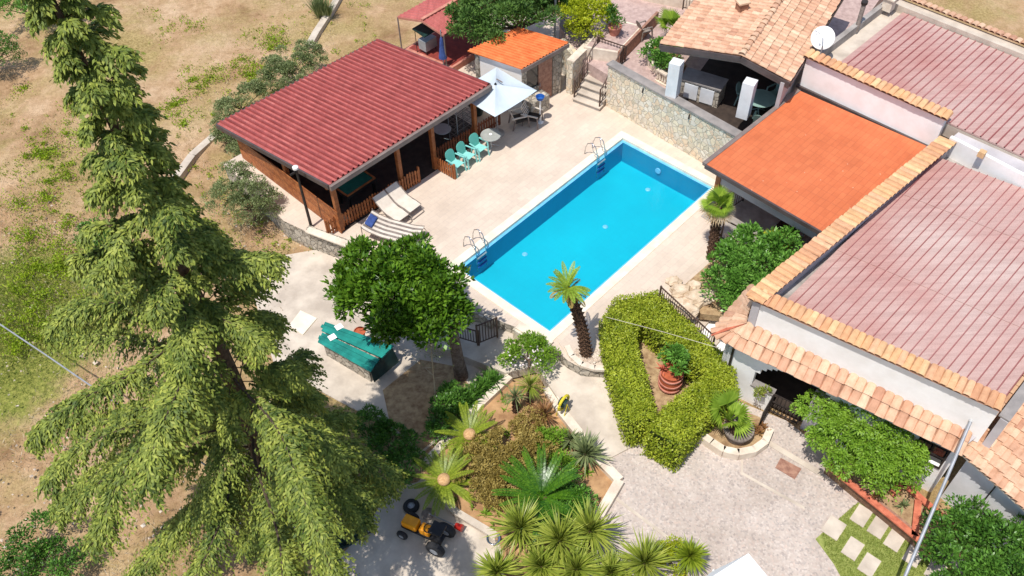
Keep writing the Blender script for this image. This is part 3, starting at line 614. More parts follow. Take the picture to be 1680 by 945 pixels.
rt = round_table('round pale table beside the turquoise chairs on the deck', P(806, 243), .42, .72, 'tabletop', 'plastic')
L = rt.location; mb = MB(); mb.lathe((L.x, L.y, .722), [(0, 0), (.06, 0), (.07, .025), (.05, .03), (0, .02)], 14); mb.build('ashtray', 'white', rt)
rk = thing('metal_rack', 'open metal rack of shelves inside the pavilion behind the fence', 'rack', P(757, 226, .03)); L = rk.location
for sx in (-1, 1):
    for sy in (-1, 1):
        mb = MB(); p = L+U*.42*sx+V*.26*sy; mb.tube([p, p+Vector((0, 0, 1.55))], .02, 6); mb.build('upright', 'steel', rk)
for k in range(6):
    mb = MB(); z = .15+k*.27
    for s in (-1, 1): mb.tube([L+V*.26*s-U*.42+Vector((0, 0, z)), L+V*.26*s+U*.42+Vector((0, 0, z))], .012, 5)
    for i in range(6): mb.tube([L+U*(-.4+.16*i)-V*.26+Vector((0, 0, z)), L+U*(-.4+.16*i)+V*.26+Vector((0, 0, z))], .014, 5)
    mb.build('shelf', 'wood_grey', rk)
def pot(name, label, cat, loc, r0, r1, h, m, band=None):
    r = thing(name, label, cat, loc); L = Vector(loc); mb = MB()
    mb.lathe(L, [(0, 0), (r0, 0), (r0*1.02, .02), (r1*.98, h*.86), (r1*1.07, h*.88), (r1*1.07, h), (r1*.93, h), (r1*.9, h*.86), (0, h*.84)], 24); mb.build('pot', m, r, smooth=False); return r
pt = pot('flower_pot', 'dark green tub with terracotta tray between pavilion and parasol', 'pot', P(783, 186, 0), .24, .36, .62, 'darkgreen')
L = pt.location; mb = MB(); mb.lathe((L.x, L.y, .63), [(0, 0), (.36, 0), (.42, .08), (.38, .09), (0, .05)], 24); mb.build('tray', 'terracotta', pt)
# lamp post by the pavilion
lp = thing('lamp_post', 'slim black post with small white lamp by the pavilion corner', 'lamp post', P(511, 373, 0)); L = lp.location
mb = MB(); mb.tube([L, L+Vector((0, 0, 2.95))], [.06, .045], 10); mb.lathe(L, [(.1, 0), (.1, .05), (.05, .12)], 12); mb.build('pole', 'iron', lp)
mb = MB(); mb.lathe(L+Vector((0, 0, 2.95)), [(.05, 0), (.11, .04), (.11, .12), (.03, .18), (0, .18)], 14); mb.build('lamp', 'white', lp)
mb = MB(); mb.beam(L+Vector((0, 0, 2.85)), L-fa*.28+Vector((0, 0, 2.85)), .04, .08); mb.build('bracket', 'iron', lp)
# retaining stone wall cap along the lower deck edge
st = thing('low_stone_wall', 'low rubble wall edging the deck below the loungers', 'wall', P(505, 381))
mb = MB(); pp = [P(503, 380), P(548, 397), P(592, 413), P(690, 458)]
for a, b in zip(pp, pp[1:]): mb.wall(b, a, -.22, -1.1, .16)
mb.build('rubble', 'stone_grey', st); mb = MB()
for a, b in zip(pp, pp[1:]): mb.beam(Vector((a.x, a.y, .19))-fb*.11, Vector((b.x, b.y, .19))-fb*.11, .3, .06)
mb.build('capping', 'cream', st)
st = thing('stone_pier', 'short rubble wall beside the brown gate at the pool corner', 'wall', P(764, 497))
mb = MB(); mb.wall(P(700, 463), P(764, 496), -.25, -1.1, .02); mb.wall(P(764, 496), P(812, 520), -.25, -1.1, .02); mb.build('rubble', 'stone_grey', st)
st = thing('stone_pier', 'tiny stone corner block right of the brown gate', 'wall', P(850, 536))
mb = MB(); mb.wall(P(850, 533), P(903, 566), -.3, -1.1, .05); mb.build('rubble', 'stone', st)
mb = MB(); mb.beam(P(850, 533, .08), P(903, 566, .08), .34, .05); mb.build('capping', 'cream', st)
def iron_rail(name, label, a, b, h=.9, n=10, m='bronze_iron', cat='railing', rr=.014, posts=True, belly=0):
    r = thing(name, label, cat, a); a = Vector(a); b = Vector(b); z = Vector((0, 0, 1)); d, nn = frame_of(a, b)
    mb = MB(); mb.beam(a+z*h, b+z*h, .045, .035); mb.build('top_rail', m, r)
    mb = MB(); mb.beam(a+z*.1, b+z*.1, .03, .03); mb.build('bottom_rail', m, r); mb = MB()
    for i in range(1, n):
        p = a.lerp(b, i/n); mb.tube([p+z*.1, p+z*.35+nn*belly, p+z*h], rr, 5)
    mb.build('bars', m, r)
    if posts:
        for p in (a, b): mb = MB(); mb.box((p.x, p.y, p.z+h/2+.02), (.055, .055, h+.06), math.atan2(d.y, d.x)); mb.build('post', m, r)
    return r
iron_rail('garden_gate', 'brown iron gate standing open at the steps below the pool', P(784, 566, -.42), P(816, 553, -.42), 1.05, 7, cat='gate', rr=.018)
iron_rail('iron_railing', 'dark iron railing under the magnolia crown by the gate', P(752, 556, -.45), P(786, 566, -.45), .75, 8)
iron_rail('iron_railing', 'long iron railing sloping down beside the hedge and steps', P(1080, 500, 0), P(1166, 580, -.75), .95, 26)
# stairs from the deck down to the house, behind that railing
ss = thing('garden_steps', 'pale steps descending between the hedge railing and the rocks', 'steps', P(1110, 515))
a = P(1092, 508, 0); b = P(1180, 590, -1.0); d, nn = frame_of(a, b); Ls = (Vector((b.x-a.x, b.y-a.y, 0))).length
for k in range(7):
    p = a+d*(Ls*(k+.5)/7); mb = MB(); z1 = -.14*k-.02; q = p+nn*.65; mb.box((q.x, q.y, (z1-1.25)/2), (Ls/7, 1.3, z1+1.25), math.atan2(d.y, d.x)); mb.build('step', 'concrete' if k % 2 else 'white', ss)
# ================================================================ UPPER TERRACE, STAIRS, STONE WALL
TZ = 1.3
tp = [P(972, 108, TZ), P(996, 122, TZ), P(1215, 232, TZ), P(1330, 160, TZ), P(1470, -40, TZ), P(1200, -90, TZ), P(1000, -60, TZ), P(925, -10, TZ), P(918, 40, TZ), P(945, 92, TZ)]
mb = MB(); mb.slab(tp, ZG); struct('upper_terrace', mb, 'terrace')
wl0, wl1 = P(993, 173, 0), P(1175, 281, 0); wd, wn = frame_of(wl0, wl1)
wl2 = wl0+wd*7.4
sw = thing('stone_wall', 'tall cream rubble retaining wall behind the head of the pool', 'wall', wl0)
mb = MB(); mb.wall(wl0, wl2, .32, -.1, 2.1); mb.build('rubble', 'stone', sw, bevel=.02)
mb = MB(); c0 = wl0+wn*.15; c1 = wl2+wn*.15; mb.beam(Vector((c0.x, c0.y, 2.13))-wd*.05, Vector((c1.x, c1.y, 2.13)), .42, .07); mb.build('capping', 'slate', sw)
for s in (.27, .6):
    p = wl0.lerp(wl2, s); mb = MB(); mb.tube([Vector((p.x, p.y, 1.95))-wn*.03, Vector((p.x, p.y, 1.75))-wn*.06], .03, 8); mb.build('spout', 'iron', sw)
p = P(1042, 198, .06); mb = MB(); mb.box((p.x, p.y, .05), (.1, .06, .1), PA); mb.build('drain_cover', 'black', sw)
# stairs
s0, s1 = P(940, 167, 0), P(983, 183, 0); sdn, su = frame_of(s0, s1); Wd = (s1-s0).length
stp = thing('stone_stairs', 'short flight of grey stone stairs with iron rails left of the stone wall', 'stairs', s0)
for k in range(7):
    z1 = (k+1)*TZ/7; c = s0+sdn*Wd/2+su*(.30*k+.15); mb = MB(); mb.box((c.x, c.y, (z1-.05)/2-.02), (Wd, .30, z1-.045), math.atan2(sdn.y, sdn.x)); mb.build('riser', 'concrete2', stp)
    mb = MB(); mb.box((c.x-su.x*.02, c.y-su.y*.02, z1-.02), (Wd+.06, .33, .045), math.atan2(sdn.y, sdn.x)); mb.build('tread', 'slate' if k == 6 else 'concrete', stp)
def ornate(label, a, b, h):
    r = iron_rail('iron_railing', label, a, b, h, 9, 'bronze_iron', rr=.016); mb = MB(); a = Vector(a); b = Vector(b)
    for i in range(5):
        c = a.lerp(b, (i+.5)/5)+Vector((0, 0, h*.5)); d, _ = frame_of(a, b)
        mb.tube([c+d*(.1*math.cos(t_))+Vector((0, 0, .13*math.sin(t_))) for t_ in np.linspace(0, 6.28, 11)], .012, 4)
    mb.build('scrolls', 'bronze_iron', r); return r
ornate('scrolled iron rail along the left side of the stone stairs', s0+su*.1+Vector((0, 0, .2)), s0+su*2.0+Vector((0, 0, TZ)), .85)
ornate('scrolled iron rail along the right side of the stone stairs', s1+su*.1+Vector((0, 0, .2))+sdn*-.05, s1+su*2.0+Vector((0, 0, TZ))+sdn*-.05, .85)
ornate('iron rail across the top landing above the stone stairs', s0+su*2.15+Vector((0, 0, TZ)), s1+su*2.15+Vector((0, 0, TZ)), .75)
# walls left of the stairs and low planter walls on the terrace
st = thing('stone_wall', 'rubble wall between the orange shed and the stairs', 'wall', P(938, 120, 0))
mb = MB(); mb.wall(P(936, 150, 0)+su*.35, P(908, 118, 0)+su*.35, -.35, -.1, 1.5); mb.wall(s0+su*.4-sdn*.3, s0+su*2.3-sdn*.3, .3, -.1, 1.7); mb.build('rubble', 'stone', st)
mb = MB(); mb.beam(Vector((*(s0+su*.4-sdn*.42)[:2], 1.73)), Vector((*(s0+su*2.3-sdn*.42)[:2], 1.73)), .36, .06); mb.build('capping', 'cream', st)
mb = MB(); a, b, c, d = P(957, 95, TZ), P(1012, 104, TZ), P(1052, 60, TZ), P(1000, 45, TZ)
rb = thing('raised_bed', 'pink topped raised block carrying the potted plant beside the terrace path', 'planter', a)
mb.slab([Vector((p.x, p.y, TZ+.55)) for p in (a, b, c, d)], TZ-.02); mb.build('block', ['cream'], rb)
mb = MB(); mb.slab([Vector((p.x, p.y, TZ+.56)) for p in (a.lerp(c, .05), b.lerp(d, .05), c.lerp(a, .05), d.lerp(b, .05))], TZ+.545); mb.build('paving', 'terrace', rb)
st = thing('low_wall', 'brown edged low wall along the terrace path', 'wall', b); mb = MB(); mb.wall(b, P(1075, 38, TZ), -.12, TZ-.05, TZ+.62); mb.build('render', 'planter', st)
pp = pot('potted_plant', 'red pot with bushy plant standing on the pink raised block', 'potted plant', P(1008, 56, TZ+.56), .2, .3, .42, 'redtrim')
L = pp.location; lv = Leaves(); clumps(lv, (L.x, L.y, L.z+.85), (.42, .42, .42), 10, .2, 500, .16, .05); lv.build('foliage', 'lf_dark', pp)
# curved white kerb bed on terrace
st = thing('planting_bed', 'kerbed shrub bed at the foot of the gazebo pillar', 'planter', P(1090, 110, TZ))
kb = [P(x, y, TZ) for x, y in ((1070, 78), (1062, 92), (1066, 108), (1082, 124), (1106, 136))]
mb = MB()
for a, b in zip(kb, kb[1:]): mb.beam(a+Vector((0, 0, .15)), b+Vector((0, 0, .15)), .2, .34)
mb.build('kerb', 'cream', st); mb = MB(); mb.slab([Vector((p.x, p.y, TZ+.12)) for p in kb+[P(1125, 110, TZ), P(1100, 75, TZ)]], TZ); mb.build('earth', 'soil', st)
bush('leafy_shrub', 'dark leafy shrub in the kerbed bed under the gazebo eave', 'shrub', 1086, 112, TZ, (.75, .9, .6), 1800, .14, .07, 'lf_bush', ncl=24, crad=.25)
def balustrade(label, a, b, n, h=.55, m='cream', z=0):
    r = thing('balustrade', label, 'balustrade', a); a = Vector(a); b = Vector(b); d, nn = frame_of(a, b); mb = MB(); Z = Vector((0, 0, 1))
    mb.beam(a+Z*h, b+Z*h, .16, .07); mb.build('handrail', m, r); mb = MB(); mb.beam(a+Z*.04, b+Z*.04, .16, .08); mb.build('plinth', m, r)
    for i in range(n):
        p = a.lerp(b, (i+.5)/n); mb = MB(); mb.lathe(p+Z*.08, [(.04, 0), (.055, .1), (.03, .25), (.045, h-.12)], 8); mb.build('baluster', m, r)
    return r
balustrade('low cream balustrade beside the left gazebo pillar', P(1076, 132, TZ), P(1104, 148, TZ), 7)
# ================================================================ GAZEBO
gz = thing('tiled_gazebo', 'open gazebo with clay tile gable roof on the upper terrace', 'gazebo', P(1180, 150, TZ))
ga = P(1084, 73, 3.95); gc = P(1296, 135, 3.95); gd, gn = frame_of(ga, gc)
gr = ga+gd*((gc-ga).length*.62); gr.z = 4.45; DP_ = 8.5
B = lambda p: p+gn*DP_
mb = MB(); n1 = int((gr-ga).length/.0001) if 0 else 0
nv1 = 10; tile_quad(mb, [B(ga), ga, gr, B(gr)], 34, 10, r=.125); mb.build('roof_slope', ['terra', 'mortar'], gz)
mb = MB(); tile_quad(mb, [gc, B(gc), B(gr), gr], 34, 6, r=.125); mb.build('roof_slope', ['terra', 'mortar'], gz)
mb = MB(); tile_quad(mb, [gr-gd*.09+Vector((0, 0, .05)), gr+gd*.09+Vector((0, 0, .05)), B(gr)+gd*.09+Vector((0, 0, .05)), B(gr)-gd*.09+Vector((0, 0, .05))], 1, 26, r=.13, base=False); mb.build('ridge', 'terra', gz)
Z = Vector((0, 0, 1))
mb = MB()
for a, b in ((ga, gr), (gr, gc)): mb.beam(a-Z*.1-gn*.04, b-Z*.1-gn*.04, .06, .2)
mb.beam(ga-Z*.1-gd*.03, B(ga)-Z*.1-gd*.03, .06, .2); mb.beam(gc-Z*.1+gd*.03, B(gc)-Z*.1+gd*.03, .06, .2); mb.build('fascia', 'fascia_dk', gz)
mb = MB()
for a, b in ((ga, gr), (gr, gc)): mb.beam(a-Z*.25+gn*.08, b-Z*.25+gn*.08, .1, .16)
for k in range(9):
    o = gn*(.5+k*.95); mb.beam(ga+o-Z*.2, gr+o-Z*.2, .09, .12); mb.beam(gr+o-Z*.2, gc+o-Z*.2, .09, .12)
mb.build('beams', 'fascia', gz)
p1 = P(1103, 155, 2.16); p2 = P(1219, 190, 2.16)
for p, zt in ((p1, 3.72), (p2, 3.78), (p1+gn*5.5, 3.9), (p2+gn*5.5, 3.9)):
    mb = MB(); zb = 2.17 if p in (p1, p2) else TZ; mb.box((p.x, p.y, (zb+zt)/2), (.46, .46, zt-zb), math.atan2(gd.y, gd.x)); mb.build('pillar', 'offwhite', gz)
mb = MB(); a = p1+gn*6; b = p2+gn*6+gd*1.2; mb.wall(a, b, .15, TZ, 3.95); mb.wall(p2+gd*1.2+gn*.3, b, .15, TZ, 3.9); mb.build('rear_wall', 'grey_render', gz)
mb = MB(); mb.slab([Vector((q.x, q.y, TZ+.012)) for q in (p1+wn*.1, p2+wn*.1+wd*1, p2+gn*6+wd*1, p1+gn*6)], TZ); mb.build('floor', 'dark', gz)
ch = thing('chimney_pipe', 'small clay chimney standing on the gazebo tile roof', 'chimney', P(1216, 18, 4.3)); L = ch.location
mb = MB(); mb.box((L.x, L.y, 4.4), (.4, .34, .5), .3); mb.build('stack', 'mortar', ch); mb = MB(); mb.box((L.x, L.y, 4.72), (.5, .42, .07), .3); mb.build('cap', 'terra', ch)
ct = thing('outdoor_kitchen', 'stone counter with white cupboard doors inside the gazebo', 'kitchen counter', P(1150, 160, TZ)); L = ct.location; ca = math.atan2(gd.y, gd.x)
mb = MB(); mb.box((L.x, L.y, TZ+.45), (1.7, .8, .86), ca); mb.build('counter', 'stone_grey', ct); mb = MB(); mb.box((L.x, L.y, TZ+.91), (1.8, .9, .06), ca); mb.build('worktop', 'slate', ct)
for k in (-.35, .35): mb = MB(); q = L+gd*k-gn*.42; mb.box((q.x, q.y, TZ+.45), (.58, .04, .68), ca); mb.build('cupboard_door', 'offwhite', ct)
# seats round a garden table
def garden_chair(name, label, loc, rz, m_, mb_back=None, group=None, arm=True):
    """monobloc chair built at the origin facing +x"""
    r = thing(name, label, 'chair', (0, 0, 0), 0, group); Z = Vector((0, 0, 1))
    mb = MB(); mb.slab([Vector((-.2, -.21, .42)), Vector((.24, -.25, .44)), Vector((.24, .25, .44)), Vector((-.2, .21, .42))], ('t', .025)); mb.build('seat', m_, r, bevel=.01)
    mb = MB(); vs = []; n = 9; outline = [(-.19, .42), (-.235, .60), (-.25, .74), (-.21, .86), (-.12, .92), (0, .935), (.12, .92), (.21, .86), (.25, .74), (.235, .60), (.19, .42)]
    for s in (0, .022):
        for y, z in outline: vs.append((-.2-(z-.42)*.32-s, y, z))
    k = len(outline); mb.add(vs, [tuple(range(k)), tuple(range(2*k-1, k-1, -1))]+[(i, (i+1) % k, (i+1) % k+k, i+k) for i in range(k)])
    mb.build('backrest', mb_back or m_, r)
    for s in (-1, 1):
        mb = MB(); mb.beam((-.27, .27*s, .64), (.2, .29*s, .66), .06, .028); mb.beam((.2, .29*s, .67), (.25, .28*s, .4), .055, .03, Vector((1, 0, 0))); mb.build('armrest', m_, r)
        mb = MB(); mb.beam((.24, .25*s, .44), (.29, .28*s, 0), .05, .05, Vector((1, 0, 0))); mb.build('leg', m_, r)
        mb = MB(); mb.beam((-.2, .2*s, .44), (-.27, .25*s, 0), .05, .05, Vector((1, 0, 0))); mb.build('leg', m_, r)
    r.location = loc; r.rotation_euler = (0, 0, rz); return r
VA = math.atan2(-V.y, -V.x)
c1 = garden_chair('plastic_armchair', 'turquoise plastic armchair nearest the short picket return', P(749, 281), VA+.05, 'turq', 'turq_dk', 'turquoise chairs along the fence')
dup(c1, P(767, 268), VA+.12, 'middle one of three turquoise plastic armchairs along the fence'); dup(c1, P(787, 255), VA-.03, 'turquoise plastic armchair next to the round pale table')
gt = round_table('pale green round garden table under the gazebo roof', P(1243, 185, TZ), .6, .74, 'palegreen', 'palegreen')
gc1 = garden_chair('garden_chair', 'pale green chair left of the table under the gazebo', P(1222, 172, TZ)-gd*.1, ca, 'palegreen', None, 'pale green chairs in the gazebo')
dup(gc1, P(1262, 178, TZ)+gn*.5, ca-2.0, 'pale green chair behind the table under the gazebo'); dup(gc1, P(1244, 212, TZ), ca+1.6, 'pale green chair near the gazebo pillar and roof edge')
# ================================================================ ORANGE PATIO ROOF
def hit(px, py, a, d):
    """where the sight line through a photograph pixel meets the upright plane through a along d: (distance along, height)"""
    p0 = P(px, py, 0); p1 = P(px, py, 5); n_ = Vector((-d.y, d.x)); k = (n_.dot(Vector((a.x-p0.x, a.y-p0.y))))/(n_.dot(Vector((p1.x-p0.x, p1.y-p0.y))))
    q = p0.lerp(p1, k); return (Vector((q.x-a.x, q.y-a.y)).dot(d.xy), q.z)
Z = Vector((0, 0, 1))
pt_ = thing('patio_shelter', 'lean-to shelter with flat orange roof between the pool and the house', 'patio shelter', P(1250, 330, 0))
o = [P(1158, 270, 2.5), P(1348, 380, 2.5), P(1524, 241, 2.85), P(1313, 149, 2.85)]
mb = MB(); q = [x-(x-sum(o, Vector())/4)*.0 for x in o]; mb.slab(q, ('t', .05)); mb.build('roof', 'orange', pt_)
od, on = frame_of(o[0], o[1]); e3, e3n = frame_of(o[0], o[3])
mb = MB(); mb.beam(o[0]-Z*.06-on*.03, o[1]-Z*.06-on*.03, .08, .16); mb.build('fascia', 'fascia_dk', pt_)
mb = MB(); mb.beam(o[0]-Z*.04+e3n*.07, o[3]-Z*.04+e3n*.07, .17, .14); mb.build('gutter', 'fascia', pt_)
mb = MB(); mb.beam(o[0]+on*.3-Z*.42+od*.4, o[1]+on*.3-Z*.42, .12, .62); mb.build('lintel', 'grey_render', pt_)
for k in range(5):
    a = o[0].lerp(o[1], (k+.5)/5); b = o[3].lerp(o[2], (k+.5)/5); 
    if k == 0: mb = MB()
    mb.beam(a-Z*.14, b-Z*.14, .09, .14)
mb.build('rafters', 'wood', pt_)
for s, d_ in ((.5, .3), (.5, 3.6), (4.3, 3.6)):
    p = o[0]+od*s+on*d_; mb = MB(); mb.box((p.x, p.y, 1.2), (.2, .2, 2.3), PA); mb.build('post', 'wood', pt_)
mb = MB(); mb.slab([Vector((q.x, q.y, .02)) for q in (o[0]+od*.2, o[1]+od*.3, o[2]+od*.3, o[3])], -.3); mb.build('floor', 'concrete2', pt_)
iron_rail('iron_railing', 'dark railing running up from the fan palm to the patio post', P(1186, 352, 0), P(1216, 332, 0)+on*.1, .9, 8)
iron_rail('iron_railing', 'dark handrail over the cream balustrade by the patio', P(1182, 392, 0), P(1252, 428, 0), 1.0, 3)
balustrade('cream balustrade below the dark handrail at the patio', P(1186, 400, 0), P(1238, 426, 0), 9, .62)
pf = thing('patio_table', 'blue grey glass topped table under the orange roof edge', 'table', P(1288, 396, .02)); L = pf.location
mb = MB(); mb.box((L.x, L.y, .76), (1.5, .85, .03), PA); mb.build('tabletop', 'glass', pf)
for s in (-1, 1):
    for r_ in (-1, 1): q = L+U*.66*s+V*.36*r_; mb = MB(); mb.tube([q, q+Z*.74], .025, 8); mb.build('leg', 'steel', pf)
# ================================================================ HOUSE
K0 = P(1225, 531, 2.3); K1 = P(1604, 714, 2.3); kd, kn = frame_of(K0, K1); KL = (K1-K0).length      # band wall plane; kn points into the house
RD = Vector((math.cos(math.radians(43.5)), math.sin(math.radians(43.5)), 0))
hs = thing('white_house', 'white rendered house with tiled parapets and faded red sheet roof', 'house', Vector((K0.x, K0.y, ZG)))
at = lambda s, d_, z: Vector((K0.x, K0.y, 0))+kd*s+kn*d_+Z*z
zt0, zt1 = 3.52, 3.72
mb = MB(); mb.wall(at(0, 0, 0), at(KL+.1, 0, 0), .28, 2.0, zt0, zt1); mb.build('front_wall', 'white', hs)
Lb = P(1550, 231, 3.6); bd = Vector((Lb.x-K0.x, Lb.y-K0.y, 0)).normalized(); bn = Vector((bd.y, -bd.x, 0)); bL = Vector((Lb.x-K0.x, Lb.y-K0.y, 0)).length
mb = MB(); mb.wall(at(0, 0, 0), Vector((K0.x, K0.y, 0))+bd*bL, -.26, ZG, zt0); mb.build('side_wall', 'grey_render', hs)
# roof sheets
r0 = P(1292, 499, 3.15); r1 = P(1652, 664, 3.3); r3 = P(1562, 258, 3.3); rl = (r3-r0).length; r0 = at(.3, .3, 3.05)+RD*.0+kd*.35; r1 = at(KL+.05, .25, 3.2); r3 = r0+RD*rl; r2 = r1+RD*rl
r3.z = r2.z = 3.35
mb = MB(); rib_sheet(mb, [r0, r1, r2, r3], 24, .04, .14, 0, 1, .06); mb.build('roof', ['faded', 'faded_shaded_rib'], hs)
for q_ in (.36, .74): mb = MB(); mb.beam(r0.lerp(r3, q_)+Z*.012, r1.lerp(r2, q_)+Z*.012, .035, .012); mb.build('sheet_lap', 'faded', hs)
mb = MB(); mb.slab([Vector((q.x, q.y, 3.0)) for q in (at(.1, .2, 0), at(KL, .2, 0), at(KL, .2, 0)+RD*(rl+1), at(.1, .2, 0)+RD*(rl+1))], ('t', .15)); mb.build('roof_slab', 'concrete2', hs)
# tile caps
def cap(mb, a, b, wid, n, side, r=.12, z0=.0, flip=False):
    """a course of barrel tiles lying across the wall top"""
    d, nn = frame_of(a, b); nn = nn*side
    tile_quad(mb, [a-nn*wid*.55+Z*(.0+z0), b-nn*wid*.55+Z*(.0+z0), b+nn*wid*.55+Z*(.1+z0), a+nn*wid*.55+Z*(.1+z0)], n, 1, r=r, base=True, over=.02)
mb = MB(); a = at(-.12, .1, zt0+.02); b = at(KL+.1, .1, zt1+.02); cap(mb, a, b, .46, 36, 1, .11); mb.build('front_capping', ['terra_y', 'mortar'], hs)
mb = MB(); a = at(0, 0, zt0+.05)+bn*.1-bd*.15; b = a+bd*(bL+.2); cap(mb, b, a, .54, 46, 1, .125); mb.build('side_capping', ['terra_y', 'mortar'], hs)
# eave: two courses of large tiles along the front and the hip return at the corner
E0 = P(1168, 551, 1.78); E1 = P(1569, 741, 1.78)
ed = (E1-P(1178, 557, 1.78)); ed.z = 0; ed.normalize(); en = Vector((-ed.y, ed.x, 0))
ew = (Vector((K0.x, K0.y, 0))-Vector((E1.x, E1.y, 0))).dot(en); foot = Vector((K0.x, K0.y, 0))-en*ew; foot.z = 1.78; kt = Vector((K0.x, K0.y, 2.34)); eL = (Vector((E1.x, E1.y, 1.78))-foot).length
mb = MB(); tile_quad(mb, [foot, foot+ed*(eL+.15), kt+ed*(eL+.15), kt], 25, 2, r=.145, over=.09, jit=.015); tile_quad(mb, [P(1168, 550, 1.78), foot, kt, kt+ed*-.05+Z*.01], 3, 2, r=.11, over=.05)
mb.build('eave', ['terra', 'mortar'], hs)
mb = MB(); tile_quad(mb, [P(1236, 470, 2.4), P(1168, 549, 1.8), P(1224, 530, 2.36), at(0, 0, 3.1)+bd*.2], 9, 2, r=.14, over=.06); mb.build('eave_return', ['terra', 'mortar'], hs)
mb = MB(); mb.tube([P(1167, 550, 1.86), P(1192, 540, 2.15), P(1222, 530, 2.42)], [.03, .05, .03], 6); mb.build('hip_mortar', 'brick_red', hs)
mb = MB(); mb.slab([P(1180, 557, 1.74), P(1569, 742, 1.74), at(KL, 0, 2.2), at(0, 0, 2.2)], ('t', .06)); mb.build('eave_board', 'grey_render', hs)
# porch wall
W0 = P(1200, 668, ZG); ed = (E1-P(1178, 557, 1.78)); ed.z = 0; ed.normalize(); en = Vector((-ed.y, ed.x, 0)); 
w0 = Vector((E0.x, E0.y, 0))+ed*.42+en*.28; wt = lambda s, d_, z: w0+ed*s+en*d_+Z*z
WL = (Vector((E1.x, E1.y, 0))-w0).length+.1
sA, _ = hit(1243, 645, w0, ed); sW0, zw0 = hit(1508, 770, w0, ed); sW1, zw1 = hit(1546, 790, w0, ed)
def panel(mb, s0, s1, z0, z1, t=.25, d_=0): mb.wall(wt(s0, d_, 0), wt(s1, d_, 0), t, z0, z1)
sA = 1.15; sB = 4.0; arch_top = 1.45; spring = .35; mb = MB(); panel(mb, 0, sA, ZG, 1.85); nseg = 18; cxs = (sA+sB)/2; hw_ = (sB-sA)/2
for i in range(nseg):                                  # wall over the arch, in narrow strips
    a_, b_ = sA+(sB-sA)*i/nseg, sA+(sB-sA)*(i+1)/nseg; u_ = ((a_+b_)/2-cxs)/hw_; zz = spring+(arch_top-spring)*math.sqrt(max(0, 1-u_*u_))
    panel(mb, a_, b_, zz, 1.85)
sw0, sw1 = max(sW0, 5.6), 6.4
sw0, sw1 = WL-1.05, WL-.2
panel(mb, sB, sw0, ZG, 1.85); panel(mb, sw0, sw1, ZG, .35); panel(mb, sw0, sw1, 1.35, 1.85); panel(mb, sw1, WL, ZG, 1.85); mb.build('porch_wall', 'white', hs)
mb = MB(); panel(mb, sA, sA+.75, ZG, -.05, .25); mb.build('sill_wall', 'white', hs); mb = MB(); panel(mb, sA-.02, sA+.77, -.05, .0, .3, -.03); mb.build('sill', 'slate', hs)
mb = MB(); panel(mb, 0, WL, ZG, 1.8, .1, 2.6); panel(mb, sA+1.9, sB, ZG, 1.0, .2, 0); mb.build('porch_rear_wall', 'grey_render', hs)
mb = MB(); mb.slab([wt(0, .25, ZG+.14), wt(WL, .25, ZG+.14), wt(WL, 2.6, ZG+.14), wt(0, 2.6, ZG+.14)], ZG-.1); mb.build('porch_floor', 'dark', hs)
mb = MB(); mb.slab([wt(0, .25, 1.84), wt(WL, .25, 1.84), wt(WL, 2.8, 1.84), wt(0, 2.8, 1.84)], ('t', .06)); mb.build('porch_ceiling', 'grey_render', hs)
mb = MB(); mb.wall(wt(0, 0, 0), wt(0, 3, 0), -.25, ZG, 1.84); mb.build('porch_end_wall', 'white', hs)
dp = MB(); q = wt(.3, -.06, 0); dp.tube([q+Z*1.7, q+Z*1.5, q+Z*ZG], .045, 8); dp.build('drainpipe', 'iron', hs)
wd_ = MB(); panel(wd_, sw0-.0, sw1+.0, .35, 1.35, .03, .14); wob = wd_.build('window', 'glass', hs)
fr = MB()
for s_ in (sw0, sw0+(sw1-sw0)/2, sw1): fr.beam(wt(s_, -.03, .33), wt(s_, -.03, 1.37), .05, .05)
for z_ in (.35, .85, 1.35): fr.beam(wt(sw0-.03, -.03, z_), wt(sw1+.03, -.03, z_), .05, .05)
fr.build('window_grille', 'iron', wob)
g_ = MB(); gs0, gs1 = sA+.8, sA+1.75
for i in range(8): s_ = gs0+(gs1-gs0)*i/7; g_.tube([wt(s_, -.02, ZG+.15), wt(s_, -.02, .1)], .016, 6)
for z_ in (ZG+.2, -.3, .1): g_.beam(wt(gs0, -.02, z_), wt(gs1, -.02, z_), .035, .035)
g_.build('porch_gate', 'iron', hs)
g_ = MB()                                              # second leaf folded back outward
for i in range(8): s_ = i/7*.85; g_.tube([wt(gs0-.02, -.05-s_, ZG+.15), wt(gs0-.02, -.05-s_, .1)], .016, 6)
for z_ in (ZG+.2, -.3, .1): g_.beam(wt(gs0-.02, -.05, z_), wt(gs0-.02, -.9, z_), .035, .035)
g_.build('porch_gate', 'iron', hs)
# right hand block
b0, b1 = P(1578, 746, 1.72), P(1790, 935, 1.72); bd2, bn2 = frame_of(b0, b1)
t0 = b0; t3 = t0+RD*5.2+Z*1.15; t2 = b1+RD*5.2+Z*1.15
mb = MB(); tile_quad(mb, [b0, b1, t2, t3], 24, 15, r=.14, over=.08, jit=.018); mb.build('lower_roof', ['terra', 'mortar'], hs)
mb = MB(); q0 = Vector((b0.x, b0.y, 0))+bn2*.35+bd2*.1; q1 = Vector((b1.x, b1.y, 0))+bn2*.35; mb.wall(q0, q1, .25, ZG, 1.75); mb.build('wing_wall', 'offwhite', hs)
mb = MB(); mb.beam(b0+bn2*.03-Z*.03, b1+bn2*.03-Z*.03, .05, .05); mb.build('eave_trim', 'cream', hs)
mb = MB(); a = at(KL+.22, .05, 0); b = a+RD*8; mb.wall(a, b, -.22, 1.9, 3.3, 3.9); mb.build('party_wall', 'grey_render', hs)
